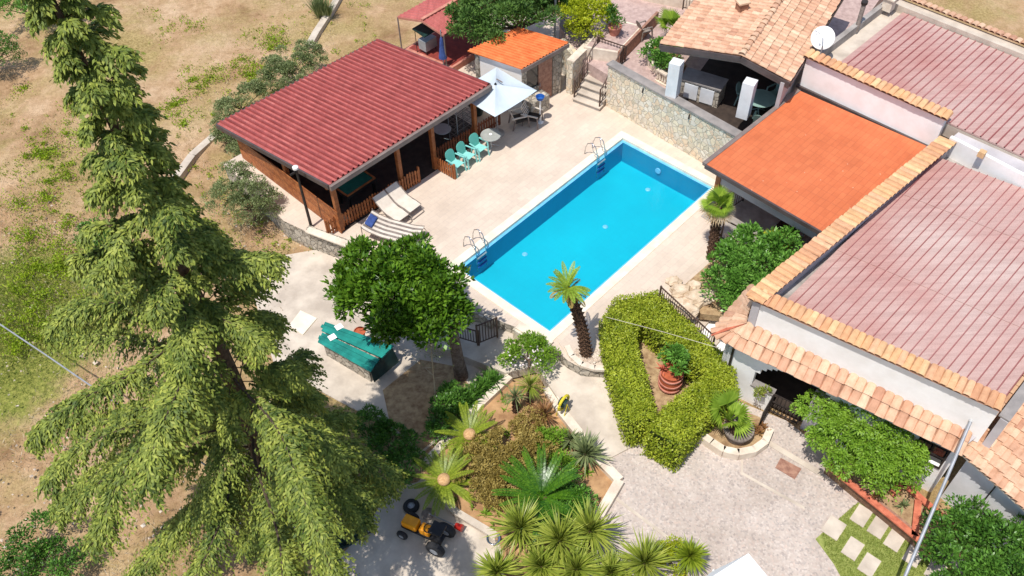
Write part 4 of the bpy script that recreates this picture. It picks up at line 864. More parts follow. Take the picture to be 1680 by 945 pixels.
mb = MB(); mb.beam(at(KL+.3, .05, 3.35), at(KL+.3, .05, 3.95)+RD*8, .3, .06); mb.build('party_capping', 'slate', hs)
mb = MB(); q = Vector((b0.x, b0.y, 0))+bn2*.3+bd2*1.1; mb.tube([q+Z*1.6, q+Z*(-1)], .02, 6); mb.build('cable_run', 'iron', hs)
# far edge of the main roof and flat strip
e0 = P(1558, 226, 3.75); e1 = P(1680, 290, 3.75); fd, fn = frame_of(e0, e1)
mb = MB(); mb.wall(e0, e0+fd*9, .14, 2.6, 3.78); mb.build('rear_parapet', 'white', hs)
vb = MB(); q = P(1610, 254, 3.85); vb.box((q.x, q.y, 3.9), (.22, .22, .22), PA); vb.build('roof_vent', 'terra_y', hs)
mb = MB(); mb.slab([e0+fn*.14-Z*.12, e0+fd*9+fn*.14-Z*.12, e0+fd*9+fn*1.3-Z*.02, e0+fn*1.3-Z*.02], ('t', .3)); mb.build('flat_strip', 'grey_render', hs)
# ================================================================ UPPER BUILDING
u0 = P(1324, 94, 4.1); u1 = P(1551, 196, 4.1); ud, un = frame_of(u0, u1); uL = (u1-u0).length
up = thing('rear_building', 'taller rear building with white parapet above the orange patio roof', 'building', Vector((u0.x, u0.y, ZG)))
ut = lambda s, d_, z: Vector((u0.x, u0.y, 0))+ud*s+un*d_+Z*z
mb = MB(); mb.wall(ut(0, 0, 0), ut(uL, 0, 0), .25, 2.8, 4.1); mb.build('parapet', 'white', up)
mb = MB(); mb.wall(ut(0, .0, 0), ut(uL+1.2, .0, 0), .25, -1, 2.75); mb.build('lower_wall', 'grey_render', up)
mb = MB(); mb.beam(ut(-.1, -.02, 2.78), ut(uL+.1, -.02, 2.78), .16, .1); mb.build('trim', 'fascia_dk', up)
mb = MB(); cap(mb, ut(-.1, .1, 4.13), ut(uL+.1, .1, 4.13), .42, 25, 1, .12); mb.build('capping', ['terra_y', 'mortar'], up)
ur = RD; s1_ = P(1482, 22, 3.9); dep = (Vector((s1_.x, s1_.y, 0))-ut(1.0, .2, 0)).dot(ur)
mb = MB(); a = ut(.95, .25, 3.86); b = ut(14, .25, 3.86); rib_sheet(mb, [a, b, b+ur*dep+Z*.05, a+ur*dep+Z*.05], 46, .04, .2, 0, 1, .06); mb.build('roof', ['faded', 'faded_shaded_rib'], up)
mb = MB(); mb.slab([ut(0, .25, 3.78), ut(14, .25, 3.78), ut(14, .25, 3.78)+ur*(dep+1), ut(0, .25, 3.78)+ur*(dep+1)], ('t', .5)); mb.build('roof_slab', 'concrete', up)
mb = MB(); a = ut(.1, .25, 0); mb.wall(a, a+ur*(dep+1), -.2, 2, 4.15); mb.build('side_parapet', 'concrete2', up)
mb = MB(); a = ut(.5, .25, 0)+ur*(dep+.05); b = ut(14.5, .25, 0)+ur*(dep+.05); mb.wall(a, b, .5, 2, 4.1); mb.build('rear_parapet', 'concrete', up)
mb = MB(); cap(mb, a+un*.55+Z*4.12, b+un*.55+Z*4.12, .34, 56, -1, .12); mb.build('rear_capping', ['terra', 'mortar'], up)
mb = MB(); q = P(1458, 8, 4.2); mb.box((q.x, q.y, 4.25), (.4, .4, .5), PA); mb.box((q.x, q.y, 4.55), (.52, .52, .06), PA); mb.build('vent_stack', 'cream', up)
cp = thing('chimney_flue', 'leaning grey flue pipe at the left edge of the rear roof', 'flue', P(1404, 52, 3.85)); L = cp.location
mb = MB(); mb.tube([L, P(1418, 6, 5.0)], .09, 10); mb.build('pipe', 'wood_grey', cp); mb = MB(); mb.tube([P(1418, 6, 5.0), P(1419, 2, 5.12)], .13, 10); mb.build('cowl', 'iron', cp)
ds = thing('satellite_dish', 'round white satellite dish on the corner of the rear parapet', 'satellite dish', P(1345, 92, 4.2)); L = ds.location
q = P(1350, 62, 4.75); cdir = (Vector((0, 0, 24))-q); cdir = Vector((-.35, -.72, .6)).normalized(); ax = cdir.orthogonal().normalized(); ay = cdir.cross(ax)
mb = MB(); vs = [q-cdir*.09]; fs = []; n = 32
for j, (rr, dd) in enumerate(((.14, -.08), (.28, -.05), (.44, 0.0))):
    for k in range(n): vs.append(q+ax*rr*math.cos(6.2832*k/n)+ay*rr*math.sin(6.2832*k/n)+cdir*dd)
fs = [(0, 1+k, 1+(k+1) % n) for k in range(n)]+[(1+j*n+k, 1+(j+1)*n+k, 1+(j+1)*n+(k+1) % n, 1+j*n+(k+1) % n) for j in range(2) for k in range(n)]
mb.add(vs, fs); dobj = mb.build('dish', 'white', ds, smooth=True); sm = dobj.modifiers.new('thickness', 'SOLIDIFY'); sm.thickness = .015
mb = MB(); mb.tube([L-Z*.3, L+Z*.45, q-cdir*.1], .03, 8); mb.build('mast', 'steel', ds)
mb = MB(); mb.tube([q-ay*.4, q+cdir*.42-ay*.1], .012, 6); mb.build('feed_arm', 'steel', ds); mb = MB(); mb.tube([q+cdir*.42-ay*.1, q+cdir*.5-ay*.1], .035, 8); mb.build('receiver', 'white', ds)
# ================================================================ SHED, PARASOL, RED CANOPY
sh = thing('orange_roof_shed', 'small stone shed under bright orange tile sheets beside the parasol', 'shed', P(860, 130, 0))
so_ = [P(767, 83, 2.75), P(856, 113, 2.45), P(933, 70, 2.45), P(850, 45, 2.75)]
mb = MB(); rib_sheet(mb, [so_[1], so_[2], so_[3], so_[0]], 15, .05, .5, 0, 0, .05); mb.build('roof', 'orange_sheet', sh)
mb = MB(); mb.beam(so_[1]-Z*.12, so_[2]-Z*.12, .1, .18); mb.build('fascia', 'fascia', sh)
cs = sum(so_, Vector())/4; ins = [Vector((*(q+(cs-q)*.13)[:2], 0)) for q in so_]
sc1, sc2 = frame_of(ins[1], ins[2])
mb = MB(); mb.wall(ins[1], ins[1].lerp(ins[2], .12), .2, -.1, 2.4); mb.wall(ins[1].lerp(ins[2], .78), ins[2], .2, -.1, 2.4); mb.wall(ins[1].lerp(ins[2], .12), ins[1].lerp(ins[2], .42), .2, -.1, 1.0); mb.wall(ins[1].lerp(ins[2], .12), ins[1].lerp(ins[2], .78), .2, 2.1, 2.4)
mb.wall(ins[2], ins[3], .2, -.1, 2.4); mb.wall(ins[3], ins[0], .2, -.1, 2.6); mb.build('stone_wall', 'stone_grey', sh)
mb = MB(); mb.wall(ins[0], ins[1], .2, -.1, 2.55, 2.35); mb.build('white_wall', 'white', sh)
mb = MB(); mb.wall(ins[1].lerp(ins[2], .13)+sc2*.06, ins[1].lerp(ins[2], .41)+sc2*.06, .04, 1.0, 2.1); mb.build('window', 'glass', sh)
mb = MB(); mb.wall(ins[1].lerp(ins[2], .43)+sc2*.04, ins[1].lerp(ins[2], .77)+sc2*.04, .05, 0, 2.1); dr = mb.build('door', 'planter', sh)
mb = MB(); q = ins[1].lerp(ins[2], .46); mb.box((q.x-.02, q.y-.03, 1.0), (.03, .1, .12), 0); mb.build('handle', 'steel', dr)
mb = MB(); q = ins[1].lerp(ins[2], .3)-sc2*.55; mb.slab([Vector((v_.x, v_.y, .8)) for v_ in (ins[1]-sc2*.05, ins[1].lerp(ins[2], .45)-sc2*.05, ins[1].lerp(ins[2], .45)-sc2*.6, ins[1]-sc2*.6)], -.1); mb.build('bench', 'stone_grey', sh)
# parasol
q1, q2 = P(828.4, 181.5, 2.2), P(881, 148.5, 2.2); sd_, sn_ = frame_of(q1, q2); side = (q2-q1).length*1.3; q1b = q1; q2b = q1+sd_*side
q1b = q2-sd_*side; q4_ = q1b+sn_*side; q3_ = q2+sn_*side; q1b.z = q2.z = q3_.z = q4_.z = 2.2; ctr = (q1b+q2+q3_+q4_)/4
pr = thing('parasol', 'square pale parasol open beside the pavilion corner', 'parasol', Vector((ctr.x, ctr.y, 0)))
mb = MB(); apex = ctr+Z*.34; cn = [q1b, q2, q3_, q4_]; vs = []
n = 8
for k in range(4):
    a, b = cn[k], cn[(k+1) % 4]
    for i in range(n):
        for j in range(n):
            def pp_(i_, j_):
                t_ = i_/n; e_ = a.lerp(b, j_/n); x = apex.lerp(e_, t_); x.z -= .10*math.sin(math.pi*t_)*math.sin(math.pi*j_/n)+.04*math.sin(math.pi*j_/n)*t_; return x
            mb.add([pp_(i, j), pp_(i+1, j), pp_(i+1, j+1), pp_(i, j+1)], [(0, 1, 2, 3)])
co_ = mb.build('canopy', 'umb', pr, smooth=False); sm = co_.modifiers.new('thickness', 'SOLIDIFY'); sm.thickness = .006
mb = MB(); 
for k in range(4): mb.tube([apex-Z*.06, cn[k]-Z*.03], .012, 5); mb.tube([ctr-Z*.35, apex.lerp(cn[k], .55)-Z*.05], .01, 5)
mb.build('ribs', 'steel', pr)
mb = MB(); mb.tube([Vector((ctr.x, ctr.y, .05)), apex], .025, 10); mb.build('pole', 'steel', pr)
mb = MB(); mb.lathe((ctr.x, ctr.y, 0), [(.3, 0), (.3, .06), (.06, .1), (.06, .3), (.03, .3)], 20); mb.build('base', 'concrete2', pr)
mb = MB(); mb.lathe(apex, [(.03, -.02), (.06, .0), (.02, .06), (0, .09)], 10); mb.build('finial', 'black', pr)
mb = MB(); a = apex.lerp(cn[1], .28)+Z*.02; b = apex.lerp(cn[2], .26)+Z*.02; mb.beam(apex+sd_*.3-sn_*.1-Z*.02, apex+sd_*.3+sn_*.25-Z*.02, .06, .012); mb.build('vent_flap', 'fascia', pr)
# armchairs under parasol
def wood_chair(label, loc, rz, group):
    r = thing('wooden_armchair', label, 'chair', (0, 0, 0), 0, group)
    mb = MB(); mb.slab([Vector((-.25, -.27, .38)), Vector((.3, -.27, .42)), Vector((.3, .27, .42)), Vector((-.25, .27, .38))], ('t', .08)); mb.build('seat', 'iron', r, bevel=.015)
    mb = MB()
    for k in range(6): z = .42+k*.1; x = -.26-(z-.4)*.35; mb.beam((x, -.27, z), (x, .27, z), .025, .075)
    mb.build('backrest', 'canvas', r)
    for s in (-1, 1):
        mb = MB(); mb.beam((-.42, .31*s, .62), (.34, .31*s, .62), .07, .03); mb.build('armrest', 'canvas', r)
        mb = MB(); mb.beam((.3, .3*s, .6), (.36, .3*s, 0), .045, .045, Vector((1, 0, 0))); mb.build('leg', 'fascia', r)
        mb = MB(); mb.beam((-.25, .3*s, .6), (-.38, .3*s, 0), .045, .045, Vector((1, 0, 0))); mb.build('leg', 'fascia', r)
    r.location = loc; r.rotation_euler = (0, 0, rz); return r
wa = wood_chair('slatted armchair with pale back nearer the fence in the parasol shade', P(852, 205), PA-.5, 'slatted armchairs by the parasol')
dup(wa, P(874, 203), PA-1.2, 'dark seated armchair at the right edge of the parasol shade')
bs_ = thing('ashtray_stand', 'tall pale stand topped by a blue bowl at the parasol edge', 'stand', P(886, 200)); L = bs_.location
mb = MB(); mb.tube([L, L+Z*1.15], .035, 10); mb.lathe(L, [(.16, 0), (.16, .03), (.04, .06)], 14); mb.build('column', 'white', bs_)
mb = MB(); mb.lathe(L+Z*1.15, [(.03, 0), (.15, .06), (.19, .2), (.17, .2), (.12, .07), (0, .05)], 16); mb.build('bowl', 'blue', bs_)
fs_ = thing('folding_stand', 'small folding laundry stand between shed and stairs', 'stand', P(922, 140)); L = fs_.location
for s in (-1, 1):
    mb = MB(); mb.tube([L+U*.3*s-V*.25, L-U*.25*s-V*.25+Z*.8], .012, 5); mb.tube([L+U*.3*s+V*.25, L-U*.25*s+V*.25+Z*.8], .012, 5); mb.build('leg_frame', 'steel', fs_)
mb = MB()
for i in range(6): mb.tube([L+U*(-.3+.12*i)-V*.27+Z*.8, L+U*(-.3+.12*i)+V*.27+Z*.8], .008, 4)
mb.build('rods', 'white', fs_)
# red canopy with barbecue behind
rc = thing('red_canopy', 'small gabled red sheet canopy on thin posts behind the pavilion', 'canopy', P(720, 90, .3))
ra, rb_, rcn = P(652, 27, 2.1), P(692, 33, 2.35), P(728, 57, 2.0); bk = P(714, -40, 2.3)-P(652, 27, 2.1); bk.z = 0; bk = U*3.6
mb = MB(); rib_sheet(mb, [ra, ra+bk, rb_+bk, rb_], 15, .03, .4, 0, 0, .03); rib_sheet(mb, [rb_, rb_+bk, rcn+bk, rcn], 15, .03, .4, 0, 0, .03); mb.build('roof', 'red_roof', rc)
mb = MB(); mb.beam(ra-Z*.06, rb_-Z*.06, .04, .1); mb.beam(rb_-Z*.06, rcn-Z*.06, .04, .1); mb.beam(rb_+Z*.04, rb_+bk+Z*.04, .16, .05); mb.build('trim', 'redtrim', rc)
for q in (ra, rcn, ra+bk, rcn+bk): mb = MB(); mb.tube([Vector((q.x, q.y, .3)), q-Z*.04], .035, 8); mb.build('post', 'fascia', rc)
pq = [P(663, 80, .3), P(741, 112, .3), P(741, 112, .3)+U*3.6, P(663, 80, .3)+U*3.6]
mb = MB(); mb.slab(pq, -1.0); mb.build('platform', 'redtrim', rc); mb = MB(); cq = sum(pq, Vector())/4; mb.slab([q+(cq-q)*.09+Z*.012 for q in pq], .29); mb.build('paving', 'redfloor', rc)
bq = thing('barbecue', 'steel barbecue with dark hood standing under the red canopy', 'barbecue', P(703, 83, .31)); L = bq.location
mb = MB(); mb.box((L.x, L.y, .75), (.7, .5, .5), PA); mb.build('firebox', 'steel', bq); mb = MB(); mb.slab([L+U*.5+V*.4+Z*1.25, L-U*.5+V*.4+Z*1.25, L-U*.5-V*.4+Z*1.15, L+U*.5-V*.4+Z*1.15], ('t', .05)); mb.build('hood', 'darkgreen', bq)
for s in (-1, 1):
    for r_ in (-1, 1): q = L+U*.3*s+V*.2*r_; mb = MB(); mb.tube([q, q+Z*.5], .02, 6); mb.build('leg', 'iron', bq)
    q = L+U*.42*s+V*.32; mb = MB(); mb.tube([q, q+Z*1.22], .018, 6); mb.build('hood_post', 'iron', bq)
fp = thing('folded_parasol', 'folded blue parasol hanging at the canopy post', 'parasol', P(729, 118, 0)); L = fp.location
mb = MB(); mb.tube([L, L+Z*2.2], .025, 8); mb.build('pole', 'steel', fp); mb = MB(); mb.lathe(L+Z*.75, [(.0, 0), (.2, .02), (.15, .35), (.07, 1.0), (.03, 1.1)], 10); mb.build('cloth', 'bluecloth', fp)
up_ = thing('utility_pole', 'grey pole rising behind the orange shed roof', 'pole', P(910, 68, 1.3)); L = up_.location
mb = MB(); mb.tube([L, L+Z*4.6], .055, 10); mb.build('shaft', 'steel', up_); mb = MB(); mb.tube([L+Z*1.6, L+Z*1.75], .1, 10); mb.build('collar', 'steel', up_)
# ================================================================ POOL FURNITURE
def ladder(label, px, py):
    q = P(px, py); u_ = (q-pc).dot(U); base = poolpt(u_, hw, 0); r = thing('pool_ladder', label, 'pool ladder', base, 0, 'ladders into the pool')
    for s in (-1, 1):
        a = base+U*.25*s; pts = [a+V*.55+Z*.02, a+V*.52+Z*.35, a+V*.42+Z*.62, a+V*.2+Z*.75, a-V*.0+Z*.66, a-V*.1+Z*.35, a-V*.12-Z*.1, a-V*.14-Z*.9]
        mb = MB(); mb.tube(pts, .022, 8); mb.build('handrail', 'chrome', r, smooth=True)
        mb = MB(); mb.tube([a+V*.18+Z*.72, a+V*.12+Z*.4, a-V*.02+Z*.3, a-V*.1+Z*.3], .016, 6); mb.build('brace', 'chrome', r, smooth=True)
    for k in range(3): z = -.2-.24*k; mb = MB(); c = base-V*.15+Z*z; mb.box(tuple(c), (.5, .09, .03), PA); mb.build('step', 'blue' if k else 'steel', r)
ladder('chrome pool ladder at the far end near the stone wall', 984, 258); ladder('chrome pool ladder nearest the striped lounger', 785, 410)
def lounger(label, hpx, fpx, wid, m_, stripe, rock=False, group=None):
    a, b = P(*hpx), P(*fpx); d, nn = frame_of(a, b); L_ = (b-a).length; r = thing('sun_lounger', label, 'sun lounger', a, 0, group)
    prof = [(0, .78), (.18, .6), (.38, .42), (.55, .36), (.75, .37), (1, .33)] if not rock else [(0, .72), (.15, .56), (.35, .46), (.6, .44), (.82, .42), (1, .5)]
    pt2 = lambda t_, w_: a+d*(L_*t_)+nn*w_+Z*float(np.interp(t_, [q[0] for q in prof], [q[1] for q in prof]))
    mb = MB(); n = 22
    if not stripe: mb2 = None
    nw = 1 if not stripe else 9; mbs = MB()
    for i in range(n):
        for j in range(nw):
            w0_, w1_ = -wid/2+wid*j/nw, -wid/2+wid*(j+1)/nw; q = [pt2(i/n, w0_), pt2((i+1)/n, w0_), pt2((i+1)/n, w1_), pt2(i/n, w1_)]
            (mb if j % 2 == 0 else mbs).add(q+[x-Z*.03 for x in q], [(0, 1, 2, 3), (7, 6, 5, 4)]+([(0, 4, 5, 1)] if j == 0 else [])+([(3, 2, 6, 7)] if j == nw-1 else []))
    mt_ = mb.build('cloth', m_, r)
    if stripe: mbs.build('stripes', 'wood_grey', mt_)
    for s in (-1, 1):
        w_ = (wid/2+.03)*s; mb = MB(); mb.tube([pt2(t_, w_) for t_ in np.linspace(0, 1, 9)], .018, 6); mb.build('side_tube', 'wood_grey', r)
        mb = MB()
        if rock: mb.tube([pt2(.05, w_)+Z*.12-d*.1, a+d*.0*L_+nn*w_+Z*.4, a-d*.15+nn*w_+Z*.03, a+d*L_*.5+nn*w_+Z*.02, a+d*(L_+.25)+nn*w_+Z*.03, pt2(.95, w_)], .018, 6)
        else: mb.tube([pt2(.28, w_), a+d*L_*.12+nn*w_+Z*.02, a+d*L_*.6+nn*w_+Z*.02, pt2(.62, w_)], .018, 6); mb.tube([pt2(.65, w_), a+d*L_*1.1+nn*w_+Z*.02], .018, 6)
        mb.build('leg_frame', 'wood_grey', r)
    mb = MB(); mb.tube([a+d*(L_*1.1 if not rock else L_+.25)+nn*(-wid/2)+Z*.03, a+d*(L_*1.1 if not rock else L_+.25)+nn*(wid/2)+Z*.03], .018, 6); mb.build('cross_bar', 'wood_grey', r)
    if stripe:
        mb = MB(); c = [pt2(.02, -wid*.3), pt2(.15, -wid*.3), pt2(.15, wid*.3), pt2(.02, wid*.3)]; mb.slab([x+Z*.09 for x in c], ('t', .08)); mb.build('pillow', 'bluecloth', r, bevel=.03)
    return r
lounger('beige folding lounger next to the striped one by the fence', (625, 342), (663, 368), .58, 'canvas', False, group='beige folding loungers')
lounger('beige folding lounger farther from the striped one, near the fence gap', (645, 328), (683, 352), .58, 'canvas', False, group='beige folding loungers')
lounger('large striped rocking lounger with blue pillow above the magnolia', (606, 381), (690, 401), .95, 'canvas', True, True)
# ================================================================ FIELD ITEMS
def kerb(name, label, pts, w_, h_, m, cat='kerb'):
    r = thing(name, label, cat, pts[0]); mb = MB()
    for a, b in zip(pts, pts[1:]): mb.beam(a+Z*h_/2, b+Z*h_/2, w_, h_)
    mb.build('stones', m, r); return r
kerb('field_kerb', 'pale concrete kerb crossing the field above the pavilion', [P(566, -15, ZG-.05), P(545, 22, ZG-.05), P(520, 60, ZG-.05), P(508, 82, ZG-.05)], .35, .3, 'concrete')
kerb('field_kerb', 'pale concrete kerb dropping from the pavilion roof corner to the cedar', [P(356, 228, ZG-.05), P(318, 262, ZG-.05), P(272, 325, ZG-.05)], .35, .3, 'concrete')
def cable(label, pts, r, m):
    o_ = MB().tube(pts, r, 6).build('cable', m); tag(o_, label, 'cable'); return o_
cable('pale cable stretched across the field and under the cedar', [P(-60, 492, 1.3), P(75, 582, 1.25), P(200, 668, 1.2), P(480, 862, 1.25), P(660, 1000, 1.3)], .026, 'steel')
cable('thin white line strung over the hedge to the house eave', [P(994, 520, .62), P(1090, 545, .9), P(1190, 574, 1.75)], .007, 'canvas')
pole_a, pole_b = P(1593, 690, 2.75), P(1485, 945, 1.0); pd = pole_b-pole_a
bo = thing('long_pole', 'long slim metal pole leaning from the courtyard to the house eave', 'pole', pole_a+pd*2.1)
mb = MB(); mb.tube([pole_a, pole_a+pd*2.1], [.045, .05], 10); mb.build('shaft', 'steel', bo); mb = MB(); mb.tube([pole_a-pd.normalized()*.05, pole_a+pd.normalized()*.05], .055, 10); mb.build('end_cap', 'plastic', bo)
# ================================================================ VEGETATION
def hedge():
    C = [(1055, 690), (1036, 632), (1017, 575), (1014, 533), (1034, 503), (1064, 495), (1104, 535), (1143, 570), (1180, 600), (1184, 630), (1150, 655), (1116, 684), (1090, 720)]
    hz_ = .45; pts = [P(x, y, hz_) for x, y in C]; base = P(1070, 600, ZG)
    t = thing('clipped_hedge', 'clipped yellow green hedge ring around the barrel planter', 'hedge', base); lv = Leaves(); wds = [.95, 1.08, 1.14, 1.2, 1.3, 1.3, 1.15, 1.08, 1.05, 1.08, 1.12, 1.2, 1.15]
    nrm = []
    for i in range(len(pts)):
        d, nn = frame_of(pts[max(i-1, 0)], pts[min(i+1, len(pts)-1)]); nrm.append((d, nn))
    # curved dense hull
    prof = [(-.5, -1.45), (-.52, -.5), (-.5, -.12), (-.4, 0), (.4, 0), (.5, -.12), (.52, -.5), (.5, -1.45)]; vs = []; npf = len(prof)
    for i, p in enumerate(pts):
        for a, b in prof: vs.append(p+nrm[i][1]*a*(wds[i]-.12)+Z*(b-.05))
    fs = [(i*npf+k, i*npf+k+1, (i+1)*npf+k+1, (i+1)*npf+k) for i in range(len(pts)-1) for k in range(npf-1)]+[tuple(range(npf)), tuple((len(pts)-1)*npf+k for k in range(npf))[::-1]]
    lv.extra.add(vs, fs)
    segs = [(pts[i+1]-pts[i]).length for i in range(len(pts)-1)]; tot = sum(segs)
    for i in range(len(pts)-1):
        n = int(34000*segs[i]/tot); f_ = RNG.random(n)[:, None]; a, b = np.array(pts[i]), np.array(pts[i+1]); na, nb = np.array(nrm[i][1]), np.array(nrm[i+1][1])
        c = a*(1-f_)+b*f_; nn = na*(1-f_)+nb*f_; wv = wds[i]*(1-f_[:, 0])+wds[i+1]*f_[:, 0]; top = RNG.random(n) < .62
        off = np.where(top, RNG.random(n)-.5, np.where(RNG.random(n) < .5, -.5, .5)); zz = np.where(top, 0, -1.4*RNG.random(n)**1.2)
        rd = np.where(top, -.22*np.maximum(0, np.abs(off)-.38)/.12, 0)
        pos = c+nn*(off*wv)[:, None]+np.array([0, 0, 1.])*(zz+rd*.6)[:, None]+RNG.normal(size=(n, 3))*.03
        # gentle swell of the clipped face
        pos[:, 2] += .05*np.sin(pos[:, 0]*3.1)*np.sin(pos[:, 1]*2.7)
        out = np.where(top[:, None], np.array([0, 0, 1.]), nn*np.sign(off)[:, None]); D = unit(out*.8+rand_dirs(n)*.9); lv.add(pos, D, unit(out+rand_dirs(n)*.6), .085*(.7+.6*RNG.random(n)), .05, 0)
    for p_, wd_, sg in ((pts[0], wds[0], -1), (pts[-1], wds[-1], 1)):
        n = 900; d, nn = nrm[0] if sg < 0 else nrm[-1]; a = RNG.random(n)-.5; pos = np.array(p_)+np.array(nn)*(a*wd_)[:, None]+np.array([0, 0, -1.])*(1.3*RNG.random(n))[:, None]+np.array(d)*sg*.06+RNG.normal(size=(n, 3))*.04
        lv.add(pos, unit(np.array(d)*sg+rand_dirs(n)*.8), rand_dirs(n), .085, .05)
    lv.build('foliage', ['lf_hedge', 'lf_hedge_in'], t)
hedge()
zslab('hedge_bed', [(1030, 545, -.75), (1060, 530, -.75), (1140, 590, -.75), (1160, 620, -.75), (1080, 720, -.75), (1055, 690, -.75)], .3, 'soil2')
def multi(name, label, cat, blobs, zb, base, n, L, W, m, crad=.28, ncl=16, tr=.05, group=None, **k):
    """one plant whose crown fills several lobes; blobs are (px, py, z, radius-xy, radius-z)"""
    b = P(*base, zb); t = thing(name, label, cat, b, group=group); lv = Leaves(); cs = []; tw = sum(q[3]**2 for q in blobs)
    for x, y, z, rx, rz in blobs: cs += [tuple(v) for v in clumps(lv, P(x, y, z), (rx, rx, rz), ncl, crad, int(n*rx*rx/tw), L, W, **k)]
    lv.build('crown' if cat == 'tree' else 'foliage', m, t); mb = MB(); trunk_to(mb, b, cs, tr, 12); mb.build('trunk' if cat == 'tree' else 'stem', 'trunk', t); return t
# magnolia
b = P(757, 618, -.95); mg = thing('magnolia_tree', 'broad glossy dark green tree over the teal table and gate', 'tree', b)
lv = Leaves(); cs = []
for x, y, z, rx, rz, n in ((600, 445, 2.6, 1.0, .9, 2300), (590, 500, 2.2, .9, .8, 1900), (660, 450, 3.0, 1.15, 1.0, 3000), (655, 515, 2.8, 1.2, 1.0, 3000), (715, 490, 3.0, 1.0, .9, 2500), (700, 530, 2.6, .95, .8, 1800), (630, 535, 2.0, .6, .5, 700), (740, 525, 2.5, .5, .5, 500), (625, 475, 2.9, 1.0, .9, 2400), (680, 480, 3.2, 1.1, .9, 2800), (570, 470, 2.3, .6, .7, 900)):
    cs += [Vector(c) for c in clumps(lv, P(x+4, y-4, z), (rx*.9, rx*.9, rz*.92), 24, .32, int(n*1.05), .20, .10, up=.5, zmin=-.5)]
lv.build('crown', 'lf_mag', mg)
mb = MB(); top = P(742, 540, 1.2); mb.tube([b, b+Vector((-.05, 0, .9)), top, P(715, 515, 2.1)], [.26, .21, .18, .13], 10)
for c in random.sample(cs, 26): mb.tube([top, top.lerp(c, .5)+Vector((0, 0, .15)), c], [.1, .06, .02], 5)
mb.build('trunk', 'trunk', mg)
